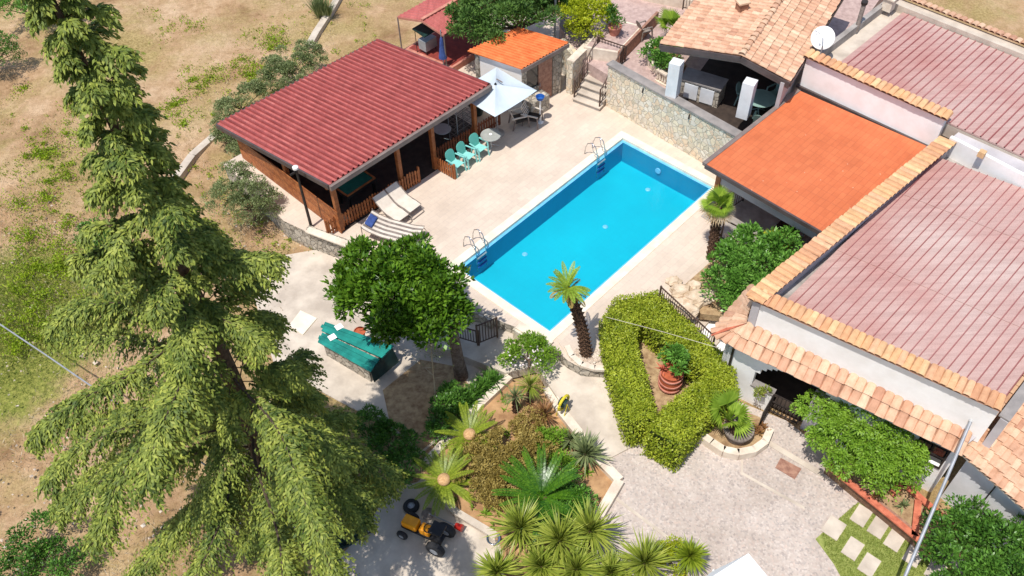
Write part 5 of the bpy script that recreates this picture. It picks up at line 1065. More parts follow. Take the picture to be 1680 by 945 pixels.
# cedar
def cedar():
    b = P(470, 850, ZG); tip = P(40, -95, 17.6); t = thing('tall_cedar', 'tall cedar towering over the whole left side of the plot', 'tree', b)
    def sp(z):
        s = (z-b.z)/(tip.z-b.z); q = b.lerp(tip, s); return q+Vector((.35*math.sin(s*3.1), -.25*math.sin(s*3.0), 0))
    mb = MB(); zs = np.linspace(b.z, tip.z, 22); mb.tube([sp(z) for z in zs], [.34*(1-.95*(z-b.z)/(tip.z-b.z))+.015 for z in zs], 10)
    lv = Leaves(); z = .9; k = 0; az = 0.3
    plan = []
    for zz, tx_, ty_, zt_ in ((3.6, 645, 768, 2.0), (2.6, 590, 845, .9), (4.2, 600, 705, 2.6), (4.6, 545, 640, 3.2), (8.6, 530, 438, 6.4), (6.2, 510, 590, 4.2), (5.6, 40, 605, 3.4), (4.2, 45, 692, 2.0), (3.2, 60, 760, 1.0), (9.2, 110, 330+110, 7.6), (7.4, 90, 500, 5.6), (2.4, 110, 890, .6), (2.8, 545, 880, 1.0)):
        q_ = P(tx_, ty_, zt_); p_ = sp(zz); plan.append((zz, math.atan2(q_.y-p_.y, q_.x-p_.x), (q_-p_).length*.88))
    while z < 17.5 or plan:
        forced = None
        if z >= 17.5: z0_ = z; forced = plan.pop(); z, az = forced[0], forced[1]
        f_ = (z-.9)/16.6; az += 2.4+random.uniform(-.5, .5)
        R_ = float(np.interp(z, [0.9, 4, 6, 8, 9.5, 11, 12.5, 14, 16, 17.6], [6.2, 6.1, 5.3, 4.2, 3.1, 2.0, 1.4, 1.05, .75, .3])); r = R_*(random.choice((.32, .42, .52)) if k % 2 == 1 else random.choice((.7, .85, .95, 1.05, 1.12)))
        n = max(6, int(r*3.2)); p = sp(z); el = math.radians(random.uniform(0, 16)+22*f_); pts = []; sw_ = 0 if forced else random.uniform(-.25, .25)
        if forced: r = forced[2]
        while r > .35 and not forced:                                   # keep each limb inside the crown's real outline
            tipq = Vector(p)+Vector((math.cos(az+sw_*.5), math.sin(az+sw_*.5), -.12))*r; v_ = tipq-Vector((0, 0, H)); dd_ = v_.dot(_f); tx, ty = CX+F*v_.dot(R2)/dd_, CY-F*v_.dot(U2)/dd_
            xr = float(np.interp(ty, [-60, 60, 180, 330, 400, 430, 470, 560, 600, 650, 700, 760, 820, 870, 960], [165, 200, 240, 300, 350, 500, 430, 470, 525, 500, 590, 680, 660, 600, 560])); xl = float(np.interp(ty, [-60, 60, 180, 330, 440, 500, 600, 700, 850, 960], [40, 110, 140, 160, 140, 105, 50, 50, 80, 90]))
            if xl < tx < xr: break
            r *= .9
        droop = random.uniform(.55, .95)
        for attempt in range(9):
            n = max(6, int(r*3.2)); q = Vector(p); pts = []
            for i in range(n+1):
                pts.append(q.copy()); s = i/n; e = el-droop*s**1.6+.12*math.sin(s*9+k); a = az+sw_*s+.16*math.sin(s*7+k*1.7); q = q+Vector((math.cos(a)*math.cos(e), math.sin(a)*math.cos(e), math.sin(e)))*(r/n)
            v_ = pts[-1]-Vector((0, 0, H)); dd_ = v_.dot(_f); tx, ty = CX+F*v_.dot(R2)/dd_, CY-F*v_.dot(U2)/dd_
            if tx < float(np.interp(ty, [-60, 60, 180, 330, 400, 430, 470, 560, 600, 650, 700, 760, 800, 850, 1100], [175, 210, 250, 310, 360, 510, 440, 480, 535, 510, 610, 660, 640, 600, 540])): break
            r *= .88
        mb.tube(pts, [max(.006, .034*r/5*(1-.9*i/n)+.004) for i in range(n+1)], 5, caps=False)
        A = np.array([tuple(v) for v in pts]); nt_ = max(14, int(r/.036)); ts = np.sort(.22+.78*RNG.random(nt_)**.75); idx = ts*n; i0 = np.minimum(idx.astype(int), n-1); fr = (idx-i0)[:, None]
        B_ = A[i0]*(1-fr)+A[i0+1]*fr; T = unit(A[i0+1]-A[i0]); side = unit(np.cross(T, [0, 0, 1.])); sg = np.where(np.arange(nt_) % 2 == 0, 1, -1)[:, None]
        tl = (.14+.80*np.sin(np.pi*np.clip(.10+ts*.84, 0, 1))**.8*min(1, r/3.0+.15))*(.55+.6*RNG.random(nt_)); TD = unit(side*sg*(.25+.8*RNG.random((nt_, 1)))+T*(.7+.6*RNG.random((nt_, 1)))+np.array([0, 0, .26])+RNG.normal(size=(nt_, 3))*.10)
        m_ = 13
        for j in range(m_):
            s = (j+.5)/m_; pos = B_+TD*(tl*s)[:, None]; pos[:, 2] -= tl*(.75*s*s); dirT = TD.copy(); dirT[:, 2] -= 1.4*s; dirT = unit(dirT)
            for sgn in (1, -1):
                sd2 = unit(np.cross(dirT, [0, 0, 1.]))*sgn; D = unit(sd2*.55+dirT*.9+np.array([0, 0, -.3])+RNG.normal(size=(nt_, 3))*.25); up_v = unit(np.array([-.2, -.35, 1.])+RNG.normal(size=(nt_, 3))*.35)
                lv.add(pos+RNG.normal(size=(nt_, 3))*.02, D, up_v, (.14*(1-.3*s)*(.75+.5*RNG.random(nt_))), .05, .05)
        if forced: z = z0_; continue
        z += .125+.08*(1-f_)*random.random()-(.06 if f_ > .5 else 0); k += 1
    lv.build('crown', 'lf_cedar', t); mb.build('trunk', 'dark_bark', t)
cedar()
# palms
def palm_crown(lv, mb, c, n, L, leafL, leafW, elmin, elmax, droop, nl=24):
    for i in range(n):
        az = i*2.4+random.uniform(-.2, .2); el = math.radians(elmin+(elmax-elmin)*((i*.618) % 1)); frond(lv, mb, c, az, el, L*random.uniform(.85, 1.1), droop, leafL, leafW, nl, vee=.12)
def ringed(mb, pts, r0, r1, n=26):
    for i in range(n):
        s = i/n; x = s*(len(pts)-1); k = min(int(x), len(pts)-2); p = pts[k].lerp(pts[k+1], x-k); x2 = (s+1/n)*(len(pts)-1); k2 = min(int(x2), len(pts)-2); p2 = pts[k2].lerp(pts[k2+1], x2-k2)
        r = r0+(r1-r0)*s; mb.tube([p, p2], [r*.86, r*1.08], 9)
        for j in range(8):
            a = j*.785+i*.4; q = p.lerp(p2, .5)+Vector((math.cos(a), math.sin(a), 0))*r; mb.tube([q, q+Vector((math.cos(a)*.06, math.sin(a)*.06, .09))], [.035, .006], 4)
b = P(962, 582, 0); t = thing('sago_palm', 'leaning palm with thick bare trunk at the near pool corner', 'tree', b); top = P(931, 476, 3.3)
mb = MB(); pts = [b, b.lerp(top, .33)+Vector((.10, .03, -.05)), b.lerp(top, .66)+Vector((.10, .02, 0)), top]; ringed(mb, pts, .19, .145, 32); mb.build('trunk', 'palmtrunk', t)
lv = Leaves(); mb = MB(); palm_crown(lv, mb, top+Z*.1, 16, .8, .12, .028, 10, 80, .7, 34); lv.build('fronds', 'lf_palm', t); mb.build('midribs', 'lf_cyc2', t)
lv = Leaves(); mb = MB(); palm_crown(lv, mb, top+Z*.0, 7, .7, .16, .04, -5, 15, .9, 20); lv.build('dry_fronds', 'lf_brown', t)
def fan_palm(label, base, top, r0, nf, R_, pet, el0, el1, m='lf_palm', dry=8, name='fan_palm', cat='tree', zb=0):
    t = thing(name, label, cat, base); 
    if (top-base).length > .3: mb = MB(); ringed(mb, [base, base.lerp(top, .5), top], r0, r0*.85, max(8, int((top-base).length*9))); mb.build('trunk', 'palmtrunk', t)
    lv = Leaves(); mb = MB()
    for i in range(nf): fan(lv, mb, top, i*2.4+random.uniform(-.5, .5), math.radians(el0+(el1-el0)*random.random()), pet*random.uniform(.45, 1.2), R_*random.uniform(.7, 1.1))
    rosette(lv, top, 40, R_*1.0, .05, 50, 88, .1); lv.build('fronds', m, t); mb.build('stalks', m, t)
    if dry:
        lv = Leaves(); mb = MB()
        for i in range(dry): fan(lv, mb, top-Z*.1, i*.785+.3, math.radians(random.uniform(-25, 5)), pet*.8, R_*.9, 20, 140)
        lv.build('dry_fronds', 'lf_dry', t)
    return t
fan_palm('fan palm with shaggy trunk beside the patio railing', P(1167, 424, 0), P(1179, 338, 2.3), .17, 17, .5, .34, -8, 80)
fan_palm('bright green fan palm on the terrace left of the gazebo', P(1105, 75, TZ), P(1108, 50, TZ+.9), .16, 16, .75, .6, 5, 80, dry=0)
# planter ring with potted fan palm
c = P(1216, 716, ZG+.1); kr = thing('planter_ring', 'curved white kerb ring around the potted fan palm', 'planter', c); mb = MB()
ar = [P(x, y, ZG+.22) for x, y in ((1150, 716), (1166, 728), (1186, 741), (1210, 746), (1236, 741), (1254, 728), (1262, 708))]
for a, b in zip(ar, ar[1:]): mb.beam(a, b+(b-a).normalized()*.03, .24, .34)
mb.build('kerb', 'cream', kr); mb = MB(); mb.slab([Vector((q.x, q.y, ZG+.2)) for q in ar+[P(1245, 690, 0+ZG), P(1190, 668, ZG), P(1158, 690, ZG)]], ZG); mb.build('mulch', 'soil2', kr)
pp = pot('palm_pot', 'large round grey pot holding the fan palm by the porch', 'pot', P(1208, 716, ZG+.2), .34, .46, .5, 'wood_grey'); L = pp.location; mb = MB(); mb.lathe((L.x, L.y, L.z+.4), [(0, .03), (.41, .02), (.41, 0)], 20); mb.build('soil', 'dark', pp)
fan_palm('low bright fan palm growing in the round grey pot', P(1206, 712, ZG+.62), P(1196, 690, -.0), .09, 8, .72, .55, 10, 75, dry=0, name='potted_palm', cat='plant')
t = thing('red_succulent', 'reddish succulent cluster beside the round grey pot', 'plant', P(1244, 704, ZG+.2)); lv = Leaves()
for k in range(5): rosette(lv, P(1236+k*5, 700+(k % 3)*5, ZG+.3), 26, .26, .05, 5, 80)
lv.build('leaves', 'lf_red', t)
# barrel planter in hedge
br = thing('barrel_planter', 'terracotta barrel with pale bands inside the hedge ring', 'planter', P(1098, 634, -.75)); L = br.location
mb = MB(); mb.lathe(L, [(.3, 0), (.36, .2), (.39, .45), (.36, .78), (.38, .86), (.33, .86), (.31, .74), (0, .74)], 26); mb.build('barrel', 'terracotta', br)
for z in (.16, .42, .68): mb = MB(); rr = .375+.02*(1-abs(z-.42)*3); mb.lathe(L+Z*z, [(rr, -.04), (rr+.02, -.03), (rr+.02, .03), (rr, .04)], 26); mb.build('band', 'redtrim', br)
t = thing('barrel_plant', 'leafy green plant spilling from the terracotta barrel', 'plant', L+Z*.75); lv = Leaves(); q = L+Vector((.1, .15, 1.15)); clumps(lv, q, (.5, .5, .32), 16, .2, 900, .15, .07); lv.build('foliage', 'lf_bush', t)
t = thing('red_blooms', 'small orange red bromeliad at the left edge of the barrel', 'plant', L+Vector((-.3, .1, .8))); lv = Leaves(); rosette(lv, L+Vector((-.3, .1, .82)), 30, .35, .06, 10, 80); lv.build('leaves', 'brick_red', t)
# shrubs on the house side
multi('laurel_shrub', 'large dark glossy shrub between patio and tiled parapet', 'shrub', [(1200, 428, .8, .7, .5), (1225, 415, 1.2, .9, .6), (1250, 430, 1.3, 1.0, .7), (1285, 412, 1.3, .7, .6), (1200, 465, .9, .9, .6), (1235, 460, 1.2, .9, .6), (1210, 490, .8, .6, .5)], 0, (1225, 480), 15000, .15, .065, 'lf_bush', tr=.06)
t = thing('fern_shrub', 'bright yellow green feathery shrub at the patio roof edge', 'shrub', P(1272, 410, 0)); lv = Leaves()
for x, y in ((1255, 395), (1272, 392), (1290, 397), (1262, 402), (1282, 404)): rosette(lv, P(x, y, 1.0), 150, .55, .03, 5, 85, .35)
lv.build('foliage', 'lf_yel', t)
multi('climbing_shrub', 'big bright green climber bulging out under the tiled eave', 'shrub', [(1345, 680, .9, .75, .5), (1375, 700, .9, .85, .6), (1410, 705, 1.1, .85, .6), (1405, 740, .6, .95, .7), (1445, 730, 1.0, .85, .6), (1440, 765, .4, .85, .7), (1475, 760, .7, .75, .6), (1470, 745, .9, .7, .5), (1445, 790, .0, .45, .5), (1370, 730, .5, .6, .5)], -.6, (1440, 800), 24000, .1, .05, 'lf_vine', crad=.24, tr=.07, droop=.3, up=.1)
multi('glossy_bush', 'large dark glossy bush against the wing wall in the lower right corner', 'shrub', [(1560, 880, .3, .8, .7), (1590, 860, .6, .7, .6), (1600, 905, .5, 1.0, .8), (1640, 890, .7, .8, .7), (1670, 920, .8, .9, .7), (1570, 930, .2, .9, .8), (1630, 950, .4, 1.0, .7)], ZG, (1620, 930), 15000, .14, .06, 'lf_dark', tr=.08)
# rocks by the steps
for i, (x, y, r) in enumerate(((1105, 462, .28), (1118, 480, .42), (1138, 470, .3), (1142, 492, .5), (1112, 500, .35), (1160, 486, .35), (1128, 512, .42))):
    c = P(x, y, .1); mb = MB(); n = 12; vs = []
    for j in range(5):
        for k in range(n): a = k/n*6.283; ph = (j/4-.35)*2; rr = r*(1-.8*abs(j/4-.4)**1.5)*(1+.22*math.sin(k*2.3+i*1.7+j)); vs.append(c+Vector((rr*math.cos(a), rr*math.sin(a)*.8, (j/4-.3)*r*.8)))
    mb.add(vs, [(j*n+k, j*n+(k+1) % n, (j+1)*n+(k+1) % n, (j+1)*n+k) for j in range(4) for k in range(n)]+[tuple(4*n+k for k in range(n))])
    ob = mb.build('boulder', 'rock'); tag(ob, ['small pale boulder at the pool end of the rock pile', 'flat pale boulder second from the pool in the rock pile', 'small boulder on the deck side of the rock pile', 'largest pale boulder under the glossy shrub', 'pale boulder touching the railing head', 'pale boulder tucked against the shrub stems', 'pale boulder at the foot of the pile by the steps'][i], 'boulder', 'pale boulders beside the steps')
zslab('shrub_bed', [(1120, 470, .03), (1165, 430, .03), (1300, 400, .03), (1300, 440, .03), (1200, 520, .03), (1150, 515, .03)], .3, 'soil2')
# palm's pebble bed
zslab('pebble_bed', [(915, 560, .03), (940, 540, .03), (985, 545, .03), (995, 590, .03), (955, 596, .03), (932, 584, .03)], .05, 'deck')
mb = MB(); kp = [P(x, y, .05) for x, y in ((930, 568), (938, 584), (954, 598), (975, 604), (996, 605))]
for a, b in zip(kp, kp[1:]): mb.beam(a, b+(b-a).normalized()*.02, .2, .1)
kk = mb.build('bed_kerb', 'cream'); tag(kk, 'curved pale kerb holding the pebbles around the leaning palm', 'kerb')
mb = MB()
for i in range(420):
    a = random.random()*6.28; rr = math.sqrt(random.random()); c = P(962+rr*26*math.cos(a), 584+rr*14*math.sin(a), .05); s = random.uniform(.02, .055)
    mb.add([c+Vector(v)*s for v in ((1, 0, 0), (0, 1, 0), (-1, .1, 0), (0, -1, 0), (.1, 0, .7))], [(0, 1, 4), (1, 2, 4), (2, 3, 4), (3, 0, 4)])
pb = mb.build('pebbles', 'pebble'); tag(pb, 'loose pale pebbles around the base of the leaning palm', 'pebbles', kind='stuff')
# ================================================================ CENTRAL GARDEN
zslab('garden_bed', [(690, 790, -.86), (705, 756, -.86), (775, 675, -.84), (832, 624, -.80), (903, 640, -.80), (925, 685, -.84), (990, 760, -.88), (1020, 790, -.9), (985, 850, -.9), (960, 960, -.9), (830, 960, -.9), (820, 890, -.9), (745, 840, -.88)], .3, 'soil')
kerb('bed_kerb', 'straight cream kerb on the left side of the planted bed', [P(700, 764, -.9), P(775, 680, -.86), P(836, 622, -.8)], .28, .22, 'cream')
kerb('bed_kerb', 'cream kerb stones on the path side of the planted bed', [P(897, 640, -.8), P(922, 680, -.84), P(950, 715, -.86), P(990, 765, -.88), P(1016, 792, -.9), P(982, 850, -.9)], .3, .2, 'cream')
kerb('bed_kerb', 'low cream kerb between the bed and the driveway', [P(690, 790, -.92), P(748, 842, -.92), P(815, 882, -.92)], .22, .14, 'concrete')
bush('oleander_shrub', 'light green shrub with white flowers below the pool corner', 'shrub', 866, 606, -.6, (.85, .75, .6), 3800, .12, .045, 'lf_vine', ncl=28, crad=.25, zc=.6)
fl_ = thing('oleander_flowers', 'white blossoms dotted on the light green shrub', 'flowers', P(866, 606, -.0)); lv = Leaves(); n = 60; c = np.array(P(862, 588, .35)); lv.add(c+rand_dirs(n)*np.array([.6, .5, .2])+np.array([0, 0, .2]), rand_dirs(n), rand_dirs(n), .09, .07); lv.build('blossoms', 'petal', fl_)
t = thing('strap_leaf_clump', 'dark green strappy clump left of the cream kerb under the magnolia', 'plant', P(785, 650, -.85)); lv = Leaves()
for i in range(26): x = 752+(i % 9)*8+random.uniform(-3, 3); y = 668-(i % 9)*5.5+random.uniform(-10, 12); rosette(lv, P(x, y, -.8), 30, .68, .045, 25, 85, .2)
lv.build('leaves', 'lf_dark', t)
multi('dark_garden_shrub', 'dark shrub between the bare sapling and the straight kerb', 'shrub', [(735, 672, -.5, .5, .35), (722, 700, -.5, .5, .35), (745, 650, -.5, .4, .3)], -.9, (730, 690), 4500, .12, .045, 'lf_dark', crad=.22)
multi('dark_garden_shrub', 'dark shrub under the cedar boughs beside the spare wheel', 'shrub', [(640, 730, -.5, .7, .5), (665, 765, -.5, .6, .4), (615, 700, -.5, .6, .4)], -.95, (640, 745), 6500, .12, .045, 'lf_dark', crad=.24)
multi('green_garden_shrub', 'mid green shrub between the dried shrub and the agaves', 'shrub', [(905, 728, -.45, .5, .35), (915, 768, -.4, .5, .35), (892, 770, -.4, .4, .3)], -.9, (908, 760), 4500, .10, .04, 'lf_vine', crad=.2)
multi('dark_garden_shrub', 'low green shrub filling behind the large dark cycad', 'shrub', [(925, 800, -.5, .5, .35), (948, 820, -.5, .5, .35), (925, 845, -.4, .5, .35)], -.9, (935, 825), 4500, .12, .045, 'lf_bush', crad=.22)

def yucca(label, px, py, z, n, L, W, m, stem=True, name='yucca', group=None, elmin=-15, zb=-.9):
    c = P(px, py, z); b = Vector((c.x, c.y, zb)); t = thing(name, label, 'plant', b, group=group); lv = Leaves(); rosette(lv, c, n, L, W, elmin, 88, .14); lv.build('leaves', m, t)
    if stem: mb = MB(); ringed(mb, [b, b.lerp(c, .5), c], .07, .06, 8); mb.build('stem', 'palmtrunk', t)
yucca('slim spiky yucca left of its pair below the oleander', 845, 652, .0, 80, .55, .028, 'lf_agave', elmin=-20)
yucca('slim spiky yucca right of its pair below the oleander', 869, 634, .15, 110, .65, .03, 'lf_yucca', elmin=-20)
yucca('reddish brown cordyline beside the yellow hose reel', 893, 680, -.45, 90, .7, .045, 'lf_red', name='cordyline')
yucca('small grey green aloe on a stem left of the kerb', 717, 690, -.35, 50, .4, .04, 'lf_agave', name='aloe')
for i, (x, y, z, L_, lab) in enumerate(((854, 868, .1, .95, 'yellow green yucca at the left of the group by the driveway'), (918, 888, .2, .95, 'yellow green yucca in the middle of the driveway group'), (968, 872, .2, .95, 'yellow green yucca nearest the cream kerb corner'), (945, 935, .0, .85, 'yucca cut by the lower frame edge between two larger ones'), (815, 940, -.1, .75, 'low yucca at the lower frame edge near the driveway'), (888, 930, .0, .8, 'low yucca at the frame edge under the leftmost large one'), (1057, 925, .1, .95, 'tall pale yucca standing alone in the courtyard edge'), (1003, 940, -.1, .7, 'small yucca at the frame edge left of the pale one'), (1131, 912, .1, .55, 'compact round yucca beside the yellow shrub'))):
    yucca(lab, x, y, z, 210, L_*1.12, .058, 'lf_yucca' if i != 8 else 'lf_cyc2', group='yuccas at the bottom of the garden')
bush('yellow_shrub', 'small bright yellow shrub between two yuccas at the frame edge', 'shrub', 1098, 925, ZG, (.5, .5, .6), 2200, .08, .04, 'lf_yel', ncl=14, crad=.2)
yucca('spiky grey green agave clump on the path side of the bed', 960, 745, -.4, 130, .85, .075, 'lf_agave', name='agave', elmin=0)
yucca('smaller grey green agave just above the large one', 935, 722, -.5, 70, .6, .06, 'lf_agave', name='agave', elmin=0)
def cycad(label, px, py, z, n, L, m, cone=True, lw=.06):
    c = P(px, py, z); b = Vector((c.x, c.y, -.9)); t = thing('cycad', label, 'plant', b); lv = Leaves(); mb = MB(); palm_crown(lv, mb, c, n, L, .13, lw*.38, 8, 50, .6, 50); lv.build('fronds', m, t); mb.build('midribs', m, t)
    mb = MB(); ringed(mb, [b, b.lerp(c, .5), c], .18, .16, 6); mb.build('trunk', 'palmtrunk', t)
    if cone: mb = MB(); mb.lathe(c+Z*.02, [(.17, 0), (.21, .08), (.2, .17), (.12, .25), (0, .28)], 16); mb.build('cone', 'cone', t, smooth=True)
cycad('cycad with pale cone next to the orange tractor', 729, 790, -.35, 30, 1.15, 'lf_cyc2'); cycad('cycad with pale cone behind the straight kerb', 771, 716, -.35, 28, 1.1, 'lf_cyc2')
cycad('large dark green cycad in the middle of the bed without cone', 888, 815, .0, 36, 1.5, 'lf_cycad', False, .08)
multi('dry_shrub', 'large brown and yellow dried shrub filling the bed centre', 'shrub', [(800, 760, -.3, .7, .4), (825, 790, -.3, .75, .45), (850, 760, -.2, .75, .45), (840, 725, -.3, .65, .4), (880, 745, -.3, .6, .4), (815, 815, -.5, .5, .3), (790, 735, -.4, .5, .3), (870, 700, -.5, .5, .3), (780, 790, -.4, .6, .4)], -.9, (836, 780), 26000, .075, .045, 'lf_brown', crad=.2)
t = thing('bare_sapling', 'thin pale almost leafless sapling between table and magnolia', 'tree', P(716, 668, -.9)); mb = MB(); a = P(716, 668, -.9); tp_ = P(706, 560, 1.6); mb.tube([a, a.lerp(tp_, .5), tp_], [.03, .022, .01], 6)
for i in range(14): c = a.lerp(tp_, .45+.04*i); d = Vector((math.cos(i*2.4), math.sin(i*2.4), .25)); mb.tube([c, c+d*.35], [.01, .004], 4)
mb.build('trunk', 'lf_dry', t); lv = Leaves(); n = 120; c = np.array(P(706, 575, 1.3)); lv.add(c+RNG.normal(size=(n, 3))*.3, rand_dirs(n), rand_dirs(n), .08, .03); lv.build('leaves', 'lf_olive', t)
hr = thing('hose_reel', 'yellow rimmed hose reel standing at the edge of the path', 'hose reel', P(924, 678, -.8)); L = hr.location; c = L+Z*.62
mb = MB(); rd = Vector((math.cos(.9), math.sin(.9), 0)); mb.tube([c+rd*.27*math.cos(a)+Z*.27*math.sin(a) for a in np.linspace(0, 6.283, 25)], .05, 8, caps=False); mb.build('rim', 'yellow', hr)
mb = MB(); nv = rd.cross(Z); mb.tube([c-nv*.13, c+nv*.13], .16, 16); mb.build('drum', 'darkgreen', hr)
for s in (-1, 1): mb = MB(); mb.tube([L+rd*.2*s-nv*.14, c-nv*.14, c+nv*.14, L+rd*.2*s+nv*.14], .018, 6); mb.build('stand', 'yellow', hr)
lv = Leaves()
for i in range(150):
    c = P(random.uniform(700, 1000), random.uniform(640, 880), -.86)
    if in_poly(c.x, c.y, [P(x, y, -.86) for x, y in ((715, 775), (780, 685), (832, 640), (895, 650), (915, 690), (980, 765), (1000, 795), (970, 850), (940, 900), (820, 880), (750, 835))]): rosette(lv, c, 14, random.uniform(.12, .34), .03, 10, 85, .2)
tag(lv.build('bed_weeds', 'lf_vine'), 'small green weeds growing over the bed soil', 'weeds', kind='stuff')
# teal table on its stone block
bk = thing('stone_block', 'rubble block under the teal planks beside the magnolia', 'block', P(580, 600, -.95))
tq = [P(524, 538, -.05), P(640, 588, -.05), P(610, 622, -.05), P(500, 560, -.05)]
a, b, c, d = P(533, 527, -.02), P(643, 570, -.02), P(607, 606, -.02), P(522, 556, -.02)
mb = MB(); mb.slab([Vector((*(q+((a+b+c+d)/4-q)*.12)[:2], -.12)) for q in (a, b, c, d)], -1.0); mb.build('masonry', 'stone_grey', bk)
tt = thing('teal_table', 'pair of teal plank panels lying on the stone block', 'table', P(580, 570, -.1))
for q in ((P(531, 527, .0), P(646, 567, .0), P(625, 587, .0), P(523, 541, .0)), (P(526, 544, .0), P(622, 589, .0), P(607, 610, .0), P(519, 560, .0))):
    mb = MB()
    for k in range(3):
        s0_, s1_ = k/3+.008, (k+1)/3-.008; e = random.uniform(0, .03); A_ = q[0].lerp(q[3], s0_); B_ = q[1].lerp(q[2], s0_); C_ = q[1].lerp(q[2], s1_); D_ = q[0].lerp(q[3], s1_); dd = (B_-A_).normalized()
        mb.slab([A_+dd*(e*4)+Z*e*.5, B_+dd*e+Z*e*.5, C_+dd*e+Z*e*.5, D_+dd*(e*4)+Z*e*.5], ('t', .04))
    mb.build('panel', 'teal', tt)
mb = MB(); q = P(644, 571, -.02); q2_ = P(608, 609, -.02); mb.quad(q, q2_, Vector((q2_.x+.05, q2_.y-.05, -.6)), Vector((q.x+.15, q.y-.05, -.75))); ob = mb.build('drape', 'darkgreen', tt); sm = ob.modifiers.new('thickness', 'SOLIDIFY'); sm.thickness = .02
for x, y in ((556, 536), (545, 553)): q = P(x, y, .03); mb = MB(); mb.box((q.x, q.y, .028), (.26, .24, .006), .6); mb.build('white_label', 'white', tt)
mb = MB(); mb.slab([P(x, y, -.9) for x, y in ((474, 534), (493, 509), (520, 522), (497, 549))], ('t', .06)); ob = mb.build('paving_slab', 'coping'); tag(ob, 'single pale square slab on the path left of the teal planks', 'slab')
pp = pot('clay_pot', 'small clay pot on the path behind the teal planks', 'pot', P(592, 552, -.4), .14, .2, .3, 'terracotta')
# tractor, trimmer, wheelbarrow, basin
tr_ = thing('garden_tractor', 'small garden tractor with orange hood on the driveway', 'tractor', P(705, 880, -.93)); L = tr_.location; a, b = P(664, 864, -.93), P(728, 894, -.93); d, nn = frame_of(a, b)
mb = MB(); mb.beam(a+Z*.28, b+Z*.3, .3, .1); mb.build('chassis', 'black', tr_)
for s0_, s1_, w_ in ((.02, .40, .44), (.46, .72, .38)):
    p, q = a.lerp(b, s0_)+Z*.5, a.lerp(b, s1_)+Z*.52; mb = MB(); mb.beam(p, q, w_*.8, .26); mb.build('hood', 'orangepl', tr_, bevel=.05)
mb = MB(); q = a.lerp(b, .9); mb.box((q.x, q.y, .62-.93+.3), (.42, .42, .1), math.atan2(d.y, d.x)); mb.build('seat', 'black', tr_, bevel=.03)
def wheel(par, c, ax, R_, w_):
    mb = MB(); mb.tube([c-ax*w_/2, c-ax*w_*.3, c+ax*w_*.3, c+ax*w_/2], [R_*.86, R_, R_, R_*.86], 22); o_ = mb.build('wheel', 'rubber', par); mb = MB(); mb.tube([c-ax*w_*.52, c+ax*w_*.52], R_*.45, 14); mb.build('rim', 'steel', o_)
for s in (-1, 1): wheel(tr_, a.lerp(b, .1)+nn*.34*s+Z*.18, nn, .18, .12); wheel(tr_, a.lerp(b, .95)+nn*.34*s+Z*.3, nn, .30, .2)
mb = MB(); q = a.lerp(b, .68)+Z*.72; mb.tube([q+d*.15*math.cos(t_)+nn*.15*math.sin(t_) for t_ in np.linspace(0, 6.283, 15)], .014, 5, caps=False); mb.tube([q, q-Z*.25-d*.1], .018, 5); mb.build('steering_wheel', 'black', tr_)
wl_ = thing('spare_wheel', 'small tyre lying flat between the cedar and the tractor', 'wheel', P(675, 832, -.93)); L = wl_.location; mb = MB(); mb.lathe(L, [(.12, .0), (.22, .0), (.26, .06), (.22, .14), (.12, .14), (.12, 0)], 22); mb.build('tyre', 'rubber', wl_); mb = MB(); mb.lathe(L, [(0, .05), (.12, .03), (.12, .1), (.05, .13), (0, .13)], 14); mb.build('rim', 'steel', wl_)
tm = thing('grass_trimmer', 'grass trimmer with red motor lying on the bed kerb', 'grass trimmer', P(725, 855, -.8)); a, b = P(702, 842, -.8), P(752, 864, -.7)
mb = MB(); mb.tube([a, b], .022, 8); mb.build('shaft', 'steel', tm); mb = MB(); mb.tube([b-(b-a).normalized()*.1, b+(b-a).normalized()*.14], [.09, .12], 10); mb.build('motor', 'red', tm); mb = MB(); mb.lathe(a-Z*.05, [(0, 0), (.2, .01), (.2, .03), (.05, .07), (0, .07)], 18); mb.build('guard', 'wood_grey', tm)
wb = thing('wheelbarrow', 'dark green wheelbarrow tub half hidden under the cedar', 'wheelbarrow', P(572, 892, -.95)); L = wb.location; mb = MB(); vs = []; n = 24
for rr, z, k in ((.30, .32, 1), (.52, .68, 1), (.56, .70, 1), (.53, .71, 1), (.48, .68, 1), (.27, .36, 1)):
    for j in range(n): t_ = 6.283*j/n; vs.append(L+Vector((math.cos(t_)*rr*1.15*math.cos(.5)-math.sin(t_)*rr*.8*math.sin(.5), math.cos(t_)*rr*1.15*math.sin(.5)+math.sin(t_)*rr*.8*math.cos(.5), z)))
mb.add(vs, [(i*n+j, i*n+(j+1) % n, (i+1)*n+(j+1) % n, (i+1)*n+j) for i in range(5) for j in range(n)]+[tuple(5*n+j for j in range(n)), tuple(range(n))[::-1]]); mb.build('tub', 'darkgreen', wb)
hd = Vector((math.cos(.5), math.sin(.5), 0)); hn = Vector((-hd.y, hd.x, 0)); wheel(wb, L+hd*.72+Z*.19, hn, .19, .08)
for s in (-1, 1): mb = MB(); mb.tube([L+hd*.72+hn*.08*s+Z*.2, L+hn*.25*s+Z*.34, L-hd*.9+hn*.3*s+Z*.5], .018, 6); mb.build('handle', 'iron', wb); mb = MB(); mb.tube([L-hd*.3+hn*.26*s+Z*.38, L-hd*.4+hn*.28*s], .018, 6); mb.build('leg', 'iron', wb)
bn_ = thing('steel_basin', 'shiny steel basin at the driveway edge beside the yuccas', 'basin', P(810, 886, -.93)); mb = MB(); mb.lathe(bn_.location, [(0, .0), (.12, .0), (.19, .12), (.22, .13), (.2, .14), (.11, .02), (0, .02)], 24); mb.build('bowl', 'chrome', bn_, smooth=True)
